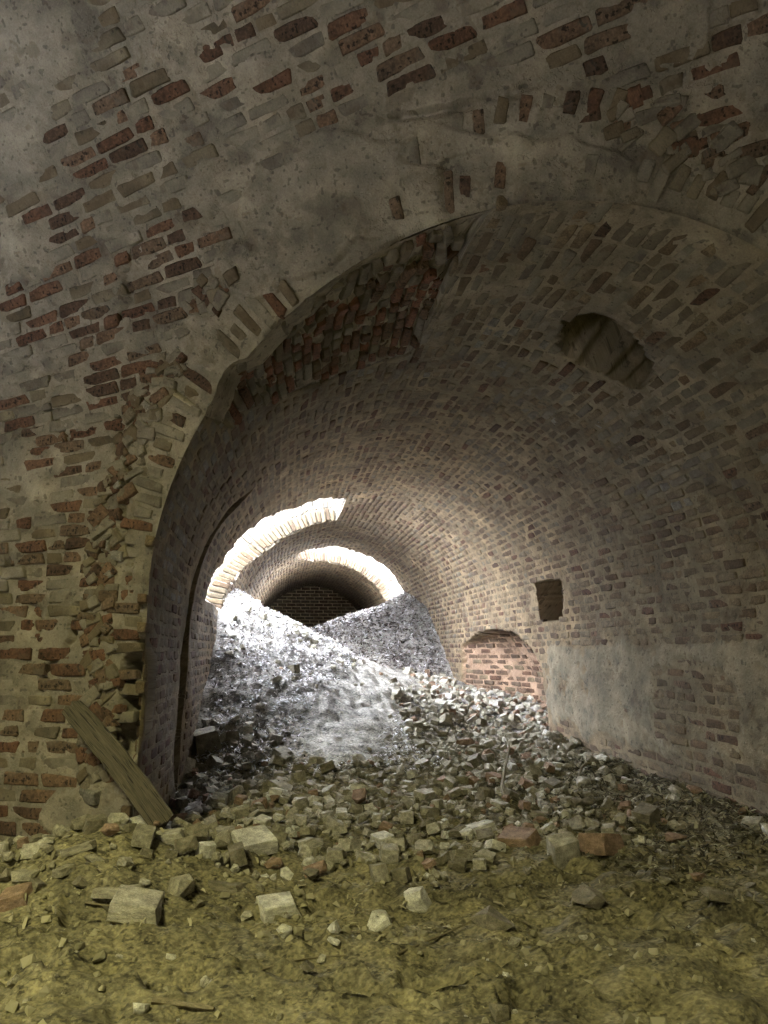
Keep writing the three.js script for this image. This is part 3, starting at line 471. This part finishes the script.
function ground(w, s) {
  const k = w - T.c, p = world(w, 0, s), x = p.x, z = p.z;
  let h = heapHeight(w, s);
  const inside = smooth(4.2, 5.6, s), heap = smooth(7, 9, s), fore = 1 - smooth(4.1, 5.2, s);
  h += 0.05 * fbm(x * 0.8, 1, z * 0.8, 3);
  h += fore * (0.1 * (ridged(x * 1.1 + 0.5 * z, 2, z * 1.9, 2) - 0.5) + 0.035 * fbm(x * 4, 5, z * 4, 3) + 0.012 * n3(x * 11, 7, z * 11) + 0.003 * n3(x * 26, 1, z * 26) + 0.03 * smooth(0, 0.4, fbm(x * 1.9 + 3, 5, z * 2.5, 3)) - 0.035 * smooth(0.3, 0.42, fbm(x * 2.6, 2, z * 3.0 + 4, 2)));
  h += inside * (1 - heap) * (0.05 * fbm(x * 3, 8, z * 3, 4) + 0.02 * n3(x * 10, 3, z * 10));
  h += heap * (0.1 * fbm(x * 1.4, 9, z * 1.4, 4) + 0.035 * fbm(x * 6, 4, z * 6, 3));
  if (s < 5) h += hollow(x, z);
  const pier = Math.exp(-(((k + 2.2) / 0.7) ** 2) - ((s - 4.2) / 0.6) ** 2); h += 0.3 * pier;              // rubble against the pier
  h += 0.1 * Math.exp(-(((k - 2.1) / 0.5) ** 2)) * smooth(3.5, 5, s) * (1 - smooth(8, 9, s));               // and along the right wall
  h += 0.1 * Math.exp(-(((x - 1.25) / 0.55) ** 2) - ((z + 3.0) / 0.35) ** 2);                                  // low earth bank
  return h;
}
const groundAt = (x, z) => { const q = toTunnel(V(x, 0, z)); return ground(q.w, q.s); };
const pathness = (w, s) => { const c = interp([[7, -0.7], [8, -0.55], [9.3, -0.02], [11, 0.55], [12.5, 0.65], [14, 0.5], [16, 0.2]], s); return Math.exp(-(((w - T.c - c) / 0.58) ** 2)) * smooth(6.6, 7.8, s) * (1 - smooth(14, 16, s)); };
function traceGround(px, py) { const d = ray(px, py); let lo = 0.3; for (let t = 0.3; t < 30; t += 0.03) { const x = d.x * t, z = -d.d * t; if (EYE + d.y * t < groundAt(x, z)) { for (let k = 0; k < 8; k++) { const m = (lo + t) / 2; if (EYE + d.y * m < groundAt(d.x * m, -d.d * m)) t = m; else lo = m; } return V(d.x * t, groundAt(d.x * t, -d.d * t), -d.d * t); } lo = t; } return null; }
const floor = structure('floor', 'trampled olive earth floor rising to pale dusty rubble heaps inside the tunnel', 'ground');
{
  const ws = [], ss = []; for (let w = -5.5; w < -1.8; w += 0.15) ws.push(w); for (let w = -1.8; w < 3.6; w += 0.024) ws.push(w); for (let w = 3.6; w < 6.6; w += 0.15) ws.push(w);
  for (let s = -6; s < 1.2; s += 0.2) ss.push(s); for (let s = 1.2; s < 5; s += 0.02) ss.push(s); for (let s = 5; s < 9; s += 0.035) ss.push(s); for (let s = 9; s < 15; s += 0.06) ss.push(s); for (let s = 15; s < 28.6; s += 0.14) ss.push(s);
  part('earth', grid(ws.length - 1, ss.length - 1, (i, j) => {
    const w = ws[i], s = ss[j], y = ground(w, s), p = world(w, y, s), q = pathness(w, s), heap = smooth(7.2, 9, s), a = 0.9 + 0.3 * fbm(p.x * 1.2, p.y, p.z * 1.2, 4), m = clamp(0.5 + 1.1 * fbm(p.x * 2.1, 4, p.z * 2.1, 4), 0, 1);
    const earth = [lerp(0.36, 0.46, m), lerp(0.335, 0.425, m), lerp(0.22, 0.265, m)], dust = [0.78, 0.77, 0.74], litter = [0.64, 0.63, 0.63], k = clamp(q * 1.1, 0, 1);
    const h = [0, 1, 2].map((c) => lerp(lerp(earth[c], litter[c], heap), dust[c], k) * a); return { p, uv: [w, s + y], c: h };
  }), M.soil, floor);
}

// ---------------------------------------------------------------- rubble
function stoneShape(seed, kind) {
  const r = rng(seed), pts = []; 
  if (kind === 'brick') { for (const x of [-1, 1]) for (const y of [-1, 1]) for (const z of [-1, 1]) for (let k = 0; k < 3; k++) { const f = [1, 1, 1]; f[k] -= 0.06 + 0.12 * r(); const j = () => (r() - 0.5) * 0.1; pts.push(V(x * f[0] + j(), (y * f[1] + j()), z * f[2] + j())); } const cut = r() * 0.5 + 0.3; for (const p of pts) if (p.x > cut && p.y > 0) p.x -= 0.5 * r(); }
  else { const n = kind === 'fine' ? 30 : 15; for (let k = 0; k < n; k++) { const v = V(r() * 2 - 1, r() * 2 - 1, r() * 2 - 1); const l = Math.max(Math.abs(v.x), Math.abs(v.y), Math.abs(v.z)); v.multiplyScalar(1 / lerp(l, v.length(), 0.6)); v.multiplyScalar(0.85 + 0.3 * r()); pts.push(v); } }
  const g = new ConvexGeometry(pts); g.computeBoundingBox(); const c = g.boundingBox.getCenter(V()), z = g.boundingBox.getSize(V()); g.translate(-c.x, -c.y, -c.z); g.scale(1 / z.x, 1 / z.y, 1 / z.z);
  const P = g.attributes.position, Nn = g.attributes.normal, U = []; for (let i = 0; i < P.count; i++) { const nx = Math.abs(Nn.getX(i)), ny = Math.abs(Nn.getY(i)); U.push(...(ny > 0.6 ? [P.getX(i), P.getZ(i)] : nx > 0.6 ? [P.getZ(i), P.getY(i)] : [P.getX(i), P.getY(i)]).map((v) => v * 0.3 + seed * 0.37)); }
  g.setAttribute('uv', new THREE.Float32BufferAttribute(U, 2));
  if (!g.index) g.setIndex([...Array(P.count).keys()]); return g;
}
const STONES = []; for (let k = 0; k < 16; k++) STONES.push(stoneShape(500 + k, 'rough')); const HALVES = []; for (let k = 0; k < 8; k++) HALVES.push(stoneShape(600 + k, 'brick'));
function stonePose(p, size, turn, tilt, sink = 0.3) { const q = new THREE.Quaternion().setFromEuler(new THREE.Euler(tilt[0], turn, tilt[1], 'YXZ')); return new THREE.Matrix4().compose(V(p.x, p.y + size[1] * (0.5 - sink), p.z), q, V(...size)); }
// stones that can be told apart: [pixel x, y of the foot, width, height in pixels, kind, material, turn, label]
const NAMED_STONES = [
  [420, 912, 34, 30, 'r', 2, 0.4, 'pale cream angular chunk standing alone on the trampled earth'],
  [566, 862, 27, 32, 'b', 0, 0.25, 'upright pale half brick with a square face at the edge of the dark litter'],
  [606, 853, 38, 27, 'b', 4, 0.7, 'pinkish broken brick end beside the upright pale half brick'],
  [521, 846, 36, 20, 'b', 4, -0.5, 'flat reddish brick lying half sunk at the front of the rubble field'],
  [539, 820, 22, 14, 'r', 1, 0.2, 'greenish angular stone among black litter behind the flat reddish brick'],
  [482, 832, 25, 14, 'b', 2, 0.3, 'small pale block with a clean flat top beside the rubble edge'],
  [133, 917, 48, 28, 'b', 0, 0.15, 'grey striated slab tilted against a flatter slab on the left earth'],
  [116, 897, 42, 18, 'b', 1, -0.2, 'flat grey slab lying behind the tilted striated slab'],
  [277, 915, 38, 22, 'b', 2, 0.5, 'cracked pale block lying flat among small shards'],
  [252, 849, 38, 22, 'b', 2, 0.6, 'long pale wedge-shaped stone at the front edge of the rubble field'],
  [307, 847, 29, 15, 'r', 0, 0.1, 'low rounded pale stone beside the wedge-shaped stone'],
  [168, 841, 27, 15, 'b', 0, 0.3, 'pale grey block lying at the foot of the leaning plank'],
  [12, 905, 28, 20, 'b', 4, 0.1, 'reddish brick end at the far side of the earth floor below the wall'],
  [228, 891, 34, 15, 'b', 3, -0.3, 'brown brick piece lying flat near the cracked pale block'],
  [177, 896, 26, 24, 'r', 1, 0.8, 'dark olive stone with a sharp upright edge beside the slabs'],
  [286, 880, 13, 15, 'r', 2, 0.2, 'small bright white chip standing on edge'],
  [378, 932, 27, 22, 'r', 2, 0.9, 'pale rounded lump beside the path of trampled earth'],
  [494, 932, 40, 27, 'r', 3, 0.5, 'earth-covered brick lump half buried in the floor'],
  [591, 908, 34, 24, 'r', 3, 1.1, 'smooth earth-coloured lump below the low earth bank'],
  [665, 885, 20, 13, 'r', 1, 0.4, 'small olive stone on the low earth bank'],
  [719, 903, 30, 20, 'r', 3, 0.3, 'pointed earth-coloured stone near the right wall'],
  [501, 1026, 22, 22, 'r', 3, 0.6, 'pointed dark stone stuck in the earth floor below the brick lump'],
  [140, 1013, 16, 13, 'r', 2, 0.5, 'small white pebble beside the flat stick'],
  [205, 750, 24, 27, 'b', 3, 0.4, 'large dark block standing by the tunnel pier'],
  [462, 818, 18, 12, 'r', 0, 0.3, 'pale stone in a small cluster at the front of the rubble'],
  [283, 936, 16, 14, 'r', 2, 0.2, 'white triangular shard in front of the cracked pale block'],
  [334, 932, 13, 14, 'r', 2, 0.7, 'white pointed shard near the rounded lump'],
  [243, 919, 18, 10, 'r', 0, 0.4, 'thin pale flake beside the cracked pale block'],
  [76, 853, 30, 14, 'b', 1, 0.2, 'olive block at the foot of the left wall'],
  [22, 880, 26, 14, 'r', 1, 0.6, 'low olive stone below the left wall'],
  [170, 960, 10, 8, 'r', 2, 0.3, 'tiny white pebble on bare earth'],
  [700, 880, 18, 10, 'r', 4, 0.3, 'reddish flat shard on the litter along the right wall'],
  [425, 800, 20, 14, 'b', 0, 0.9, 'pale green-grey block in the middle of the rubble field'],
];
const big = [];
{
  const r = rng(81);
  for (const [x, y, w, h, kind, m, turn, label] of NAMED_STONES) {
    const g = traceGround(x, Math.min(y, 1020)); if (!g) continue; if (y > 1020) g.z += 0.02; const q = pix(g), f = q[2] / FOCAL, size = [w * f * 1.05, Math.max(0.4 * h, h - 0.24 * w) * f * 1.12, w * f * (0.75 + 0.3 * r())];
    const o = new THREE.Mesh(kind === 'b' ? HALVES[pickOf(r, 8)] : STONES[pickOf(r, 16)], M.stone[m]); stonePose(V(g.x, g.y, g.z - size[2] * 0.3), size, turn, [(r() - 0.35) * 0.5, (r() - 0.5) * 0.5], 0.2).decompose(o.position, o.quaternion, o.scale);
    thing('rubble_stone', label, 'stone', null, o); big.push([g.x, g.z, size[0] * 0.5]);
  }
}
{
  const r = rng(91), list = [], cells = new Map(), key = (x, z) => Math.floor(x / 0.2) + ',' + Math.floor(z / 0.2);
  const crowded = (p, size) => { for (let i = -1; i < 2; i++) for (let j = -1; j < 2; j++) for (const [x, z, q] of cells.get(key(p.x + i * 0.2, p.z + j * 0.2)) ?? []) if (Math.hypot(x - p.x, z - p.z) < 0.4 * (q + size)) return true; return false; };
  const add = (w, s, size, m, kind, lift = 0) => {
    const p = world(w, 0, s); for (const [x, z, q] of big) if (Math.hypot(x - p.x, z - p.z) < q + size * 0.5) return;
    if (crowded(p, size)) return; const ck = key(p.x, p.z); if (!cells.has(ck)) cells.set(ck, []); cells.get(ck).push([p.x, p.z, size]);
    p.y = ground(w, s) + lift; const dim = [size * (0.8 + 0.5 * r()), size * (0.45 + 0.4 * r()), size * (0.6 + 0.5 * r())], mm = stonePose(p, dim, r() * 6.3, [(r() - 0.5) * 0.9, (r() - 0.5) * 0.9], 0.22), q = pix(p);
    if (!q || q[0] < -20 || q[0] > 790 || q[1] > 1040) return;
    list.push({ m: mm, g: (kind === 'b' ? HALVES[pickOf(r, 8)] : STONES[pickOf(r, 16)]), mat: m, area: size / q[2], s, w });
  };
  const inTunnel = (w, s) => Math.abs(w - T.c) < T.R - 0.05;
  for (let k = 0; k < 12000; k++) {                                   // the rubble field
    const s = lerp(3.9, 10.6, Math.pow(r(), 0.8)), w = lerp(-2.6, 3.3, r()), x = r(); if (s > 4.4 && !inTunnel(w, s)) continue; const kk = w - T.c;
    let d = smooth(3.9, 4.8, s + 0.5 * n3(w * 1.3, s * 1.3, 3) - 0.25 * kk * 0.3) * (1 - 0.92 * pathness(w, s));
    if (kk > 1.2 && s < 6.8) d *= 0.14;
    if (kk < 0.2 && s > 7.2) d *= 0.025;
    if (x > d) continue;
    const size = 0.045 + 0.1 * Math.pow(r(), 2.4); add(w, s, size, [0, 0, 1, 1, 3, 2, 0, 1, 4, 3][pickOf(r, 10)], r() < 0.45 ? 'b' : 'r', r() * 0.03);
  }
  for (let k = 0; k < 3000; k++) {                                   // right of the path, up to the doorway and the second heap
    const s = lerp(9, 13.6, r()), kk = lerp(0.5, 2.9, Math.pow(r(), 0.8)), w = T.c + kk; if (kk > 2.0 && !(s > 8.9 && s < 12.5)) continue; if (pathness(w, s) > 0.45) continue;
    add(w, s, 0.06 + 0.11 * Math.pow(r(), 2.0), [0, 2, 1, 2, 4][pickOf(r, 5)], r() < 0.4 ? 'b' : 'r', 0.02 * r());
  }
  for (let k = 0; k < 60; k++) { const s = lerp(10.4, 12.2, r()), kk = lerp(-1.9, 0.1, r()); add(T.c + kk, s, 0.05 + 0.09 * r() * r(), [0, 2, 2][pickOf(r, 3)], 'b'); }   // along the crest of the first heap
  for (let k = 0; k < 90; k++) add(lerp(-0.9, 0.1, r()), lerp(6.6, 8.2, r()), 0.06 + 0.14 * r() * r(), [1, 3, 0][pickOf(r, 3)], 'b');   // by the pier
  for (let k = 0; k < 330; k++) add(lerp(-2.3, 3.2, r()), lerp(1.6, 4.2, Math.sqrt(r())), 0.012 + 0.05 * Math.pow(r(), 3), [0, 1, 1, 3, 3, 2][pickOf(r, 6)], 'r');   // strewn over the floor
  for (let k = 0; k < 170; k++) { const s = lerp(3.75, 4.7, r()), w = lerp(-2.7, -0.5, r()); add(w, s, 0.05 + 0.11 * r() * r(), [1, 3, 0, 3][pickOf(r, 4)], r() < 0.5 ? 'b' : 'r'); }   // foot of the left wall
  list.sort((a, b) => b.area - a.area);
  const KIND = ['olive-grey', 'dull olive', 'pale', 'dark brown', 'reddish'];
  const LAND = [[420, 912, 'the cream chunk'], [566, 862, 'the upright half brick'], [606, 853, 'the pinkish brick end'], [521, 846, 'the flat reddish brick'], [539, 820, 'the greenish angular stone'], [482, 832, 'the flat-topped block'], [133, 917, 'the striated slab'], [277, 915, 'the cracked block'], [252, 849, 'the wedge-shaped stone'], [307, 847, 'the low rounded stone'], [12, 905, 'the red brick end'], [228, 891, 'the flat brown piece'], [177, 896, 'the sharp olive stone'], [378, 932, 'the pale lump'], [494, 932, 'the earth-covered lump'], [719, 903, 'the pointed stone'], [205, 750, 'the large dark block'], [170, 826, 'the plank foot'], [505, 806, 'the bent root'], [590, 772, 'the short root'], [425, 800, 'the green-grey block'], [548, 735, 'the doorway'], [700, 815, 'the right wall'], [330, 752, 'the dusty path'], [400, 690, 'the top of the path'], [60, 845, 'the left wall'], [445, 665, 'the second heap']].map(([x, y, n]) => { const g = traceGround(x, y); return { x: g.x, z: g.z, n }; });
  const describe = (b) => {
    const p = V().setFromMatrixPosition(b.m), z = V().setFromMatrixScale(b.m), L = LAND.map((q) => ({ ...q, d: Math.hypot(q.x - p.x, q.z - p.z) })).sort((a, c) => a.d - c.d), A = L[0];
    let B = L[1], best = -2; for (const q of L.slice(1, 6)) { const c = ((p.x - A.x) * (q.x - A.x) + (p.z - A.z) * (q.z - A.z)) / (A.d * Math.hypot(q.x - A.x, q.z - A.z) + 1e-6); if (c > best) { best = c; B = q; } }
    const w = Math.max(z.x, z.z), size = w > 0.17 ? 'large' : w > 0.115 ? 'middling' : 'small', flat = z.y / w < 0.45 ? 'flat ' : '';
    const head = size + ' ' + flat + KIND[b.mat] + (HALVES.includes(b.g) ? ' square-edged piece ' : ' jagged stone ') + (A.d < 0.35 ? 'close to ' : 'near ') + A.n, full = head + ', toward ' + B.n; return best > 0.5 && full.split(/[ -]/).length < 16 ? full : head;
  };
  list.slice(0, 262).forEach((b) => { const o = new THREE.Mesh(b.g, M.stone[b.mat]); b.m.decompose(o.position, o.quaternion, o.scale); thing('rubble_stone', describe(b), 'stone', 'loose rubble stones in the tunnel mouth', o); });
  const rest = list.slice(262); for (const b of rest) { b.color = STONE[b.mat]; }
  const o = new THREE.Mesh(bake(rest), M.loose); thing('rubble', 'small broken brick and stone rubble spread over the tunnel floor', 'rubble', null, o); o.userData.kind = 'stuff';
}

// ---------------------------------------------------------------- dry litter on the heaps and along the right wall
{
  const r = rng(101);
  const blade = new THREE.BufferGeometry(); blade.setAttribute('position', new THREE.Float32BufferAttribute([-0.5, 0, -0.09, -0.5, 0, 0.09, 0.05, 0.16, -0.1, 0.05, 0.16, 0.1, 0.5, 0.02, 0], 3)); blade.setAttribute('uv', new THREE.Float32BufferAttribute([0, 0, 0, 0.1, 0.5, 0, 0.5, 0.1, 1, 0], 2)); blade.setIndex([0, 1, 2, 2, 1, 3, 2, 3, 4]); blade.computeVertexNormals();
  const lay = (name, label, n, where, cols, sz, cat) => {
    const ms = [], cs = []; const q = new THREE.Quaternion(), e = new THREE.Euler();
    for (let k = 0; k < n; k++) { const a = where(); if (!a) continue; const p = world(a[0], ground(a[0], a[1]) + 0.004 + 0.02 * r(), a[1]); e.set((r() - 0.5) * 1.1, r() * 6.3, (r() - 0.5) * 1.1); const s = sz * (0.5 + r()); ms.push(new THREE.Matrix4().compose(p, q.setFromEuler(e), V(s, s, s * (0.4 + r())))); const c = cols[pickOf(r, cols.length)]; cs.push(rgb(...c).multiplyScalar(0.8 + 0.4 * r())); }
    const im = new THREE.InstancedMesh(blade, mat(rgb(1, 1, 1), null, null, 0, { side: THREE.DoubleSide }), ms.length); ms.forEach((m, i) => { im.setMatrixAt(i, m); im.setColorAt(i, cs[i]); });
    thing(name, label, cat, null, im); im.userData.kind = 'stuff'; im.userData.label = label; im.userData.category = cat;
  };
  const heap1 = () => { const s = lerp(7, 13, r()), k = lerp(-2.05, 0.4, r()); return pathness(T.c + k, s) > 0.35 + 0.3 * r() ? null : [T.c + k, s]; };
  lay('dry_litter', 'pale and black dry leaf litter over the heap under the first roof slot', 20000, heap1, [[0.8, 0.8, 0.82], [0.72, 0.72, 0.74], [0.66, 0.66, 0.68], [0.09, 0.08, 0.07], [0.1, 0.09, 0.08], [0.2, 0.17, 0.14], [0.5, 0.49, 0.48]], 0.05, 'litter');
  lay('dry_litter', 'dark dry leaf litter over the second heap against the right wall', 9000, () => { const s = lerp(13.6, 18, r()), k = lerp(-0.8, 2.05, r()); return [T.c + k, s]; }, [[0.5, 0.49, 0.5], [0.06, 0.05, 0.045], [0.12, 0.1, 0.08], [0.3, 0.27, 0.25]], 0.1, 'litter');
  lay('dry_litter', 'dark leaf litter and shards along the foot of the right wall', 5200, () => { const s = lerp(4.0, 7.2, r()), k = 2.1 - 1.5 * Math.pow(r(), 1.4); return [T.c + k, s]; }, [[0.05, 0.045, 0.03], [0.09, 0.08, 0.05], [0.13, 0.12, 0.07], [0.3, 0.29, 0.2], [0.07, 0.06, 0.04]], 0.06, 'litter');
  lay('dry_litter', 'sparse twigs and leaf scraps over the rubble field', 3200, () => [lerp(-2.3, 3.0, r()), lerp(3.4, 7.4, r())], [[0.09, 0.08, 0.05], [0.2, 0.18, 0.11], [0.34, 0.31, 0.2]], 0.05, 'litter');
}

// crumbs of earth and grit trodden loose on the floor
{
  const r = rng(121), bits = [], cs = [], g = stoneShape(700, 'rough');
  for (let k = 0; k < 9000; k++) {
    const s = lerp(1.5, 5.2, Math.sqrt(r())), w = lerp(-2.4, 3.3, r()); if (fbm(w * 1.5, s * 1.5, 40, 3) + 0.25 < r() * 0.7) continue;
    const size = 0.006 + 0.03 * Math.pow(r(), 4), p = world(w, ground(w, s), s); bits.push(stonePose(p, [size * (1 + r()), size, size * (1 + r())], r() * 6.3, [r() - 0.5, r() - 0.5], 0.3)); const c = 0.7 + 0.6 * r(); cs.push(rgb(0.27 * c, 0.25 * c, 0.16 * c));
  }
  const im = new THREE.InstancedMesh(g, mat(rgb(1, 1, 1), null, null, 0, { flatShading: true }), bits.length); bits.forEach((m, i) => { im.setMatrixAt(i, m); im.setColorAt(i, cs[i]); });
  thing('earth_crumbs', 'olive crumbs of earth and grit trodden loose on the floor', 'earth', null, im); im.userData.kind = 'stuff';
}
// ---------------------------------------------------------------- plank, sticks, root
{
  const fd = ray(166, 826), ft = (N.R + N.k - 0.24) / (N.nx * fd.x + N.nd * fd.d), foot = V(fd.x * ft, EYE + fd.y * ft, -fd.d * ft); const top = traceNear(88, 712).p.clone(); top.addScaledVector(nearNormal(top), 0.06);
  foot.y += 0.0; const dir = top.clone().sub(foot), len = dir.length(), W = 0.135, H = 0.05, nx = 26, r = rng(111), P = [], U = [], I = [];
  const prof = [[-1, -0.9], [-0.93, -1], [-0.3, -0.94], [0.35, -1], [0.95, -0.97], [1, -0.85], [1, 0.85], [0.93, 1], [0.4, 0.9], [0.1, 0.99], [-0.35, 0.93], [-0.94, 1], [-1, 0.88]];
  for (let i = 0; i <= nx; i++) { const t = i / nx; prof.forEach(([a, b], k) => { const endv = i === nx ? -0.05 * r() : i === 0 ? 0.03 * r() : 0; P.push(t * len + endv, b * H / 2 * (1 + 0.1 * n3(t * 6, k, 1)), a * W / 2 * (1 + 0.07 * n3(t * 4, k * 0.4, 5) - 0.12 * smooth(0.8, 1, t)) + 0.014 * Math.sin(t * 3)); U.push(a * 0.07 + b * 0.02, t * len); }); }
  const n = prof.length; for (let i = 0; i < nx; i++) for (let k = 0; k < n; k++) { const a = i * n + k, b = i * n + (k + 1) % n; I.push(a, b, a + n, a + n, b, b + n); }
  for (const i of [0, nx]) for (let k = 1; k < n - 1; k++) I.push(i * n, i * n + k, i * n + k + 1);
  const g = new THREE.BufferGeometry(); g.setAttribute('position', new THREE.Float32BufferAttribute(P, 3)); g.setAttribute('uv', new THREE.Float32BufferAttribute(U, 2)); g.setIndex(I); const g2 = g.toNonIndexed(); g2.computeVertexNormals();
  const o = new THREE.Mesh(g2, M.wood); o.material.side = THREE.DoubleSide; const nrm = nearNormal(top).add(V(0.25, 0.3, 0)).normalize(); const fm = frameAt(foot, dir, nrm); const x = V().setFromMatrixColumn(fm, 0), y = V().setFromMatrixColumn(fm, 1), z = V().setFromMatrixColumn(fm, 2); const m = new THREE.Matrix4().makeBasis(x, z, y.negate()).setPosition(foot); m.decompose(o.position, o.quaternion, o.scale);
  thing('wooden_plank', 'weathered grey wooden plank leaning against the brick pier', 'plank', null, o);
}
function stick(pts, rad, label, name = 'stick', lift = 0.01) {
  const c = pts.map(([x, y, dy]) => { const g = traceGround(x, y); return V(g.x, g.y + lift + (dy ?? 0), g.z); }), curve = new THREE.CatmullRomCurve3(c);
  const g = new THREE.TubeGeometry(curve, 22, rad, 7, false), P = g.attributes.position; for (let i = 0; i < P.count; i++) { const t = Math.floor(i / 8) / 22, q = curve.getPoint(t), s = 1 - 0.55 * t + 0.2 * n3(t * 9, rad * 900, 2); P.setXYZ(i, q.x + (P.getX(i) - q.x) * s, q.y + (P.getY(i) - q.y) * s, q.z + (P.getZ(i) - q.z) * s); } g.computeVertexNormals();
  thing(name, label, name === 'root' ? 'root' : 'stick', null, new THREE.Mesh(g, M.twig));
}
stick([[505, 806], [503, 793, 0.05], [506, 780, 0.12], [510, 766, 0.16], [506, 756, 0.2]], 0.018, 'thin bent root rising from the rubble', 'root');
stick([[597, 764], [585, 772, 0.06], [578, 784, 0.02]], 0.016, 'short curved root by the foot of the right wall', 'root');
stick([[152, 1003], [180, 1007], [214, 1012]], 0.014, 'flat pale stick lying on the earth beside the white pebble');
stick([[398, 956], [440, 938], [478, 920], [484, 914]], 0.006, 'long thin twig lying across the trampled earth');
stick([[262, 972], [300, 962], [346, 958]], 0.005, 'fine twig on the earth in front of the shards');
stick([[712, 838], [738, 852], [768, 866]], 0.007, 'thin pale twig on the litter along the right wall');
stick([[606, 852], [618, 838], [628, 830]], 0.006, 'short dark twig poking out of the litter near the broken brick end');
stick([[196, 812], [212, 800, 0.03], [226, 790, 0.04]], 0.007, 'slanting twig in the rubble near the plank foot');
stick([[85, 905], [110, 908], [128, 904]], 0.006, 'thin twig tucked beside the grey slabs');

renderer.render(scene, camera);
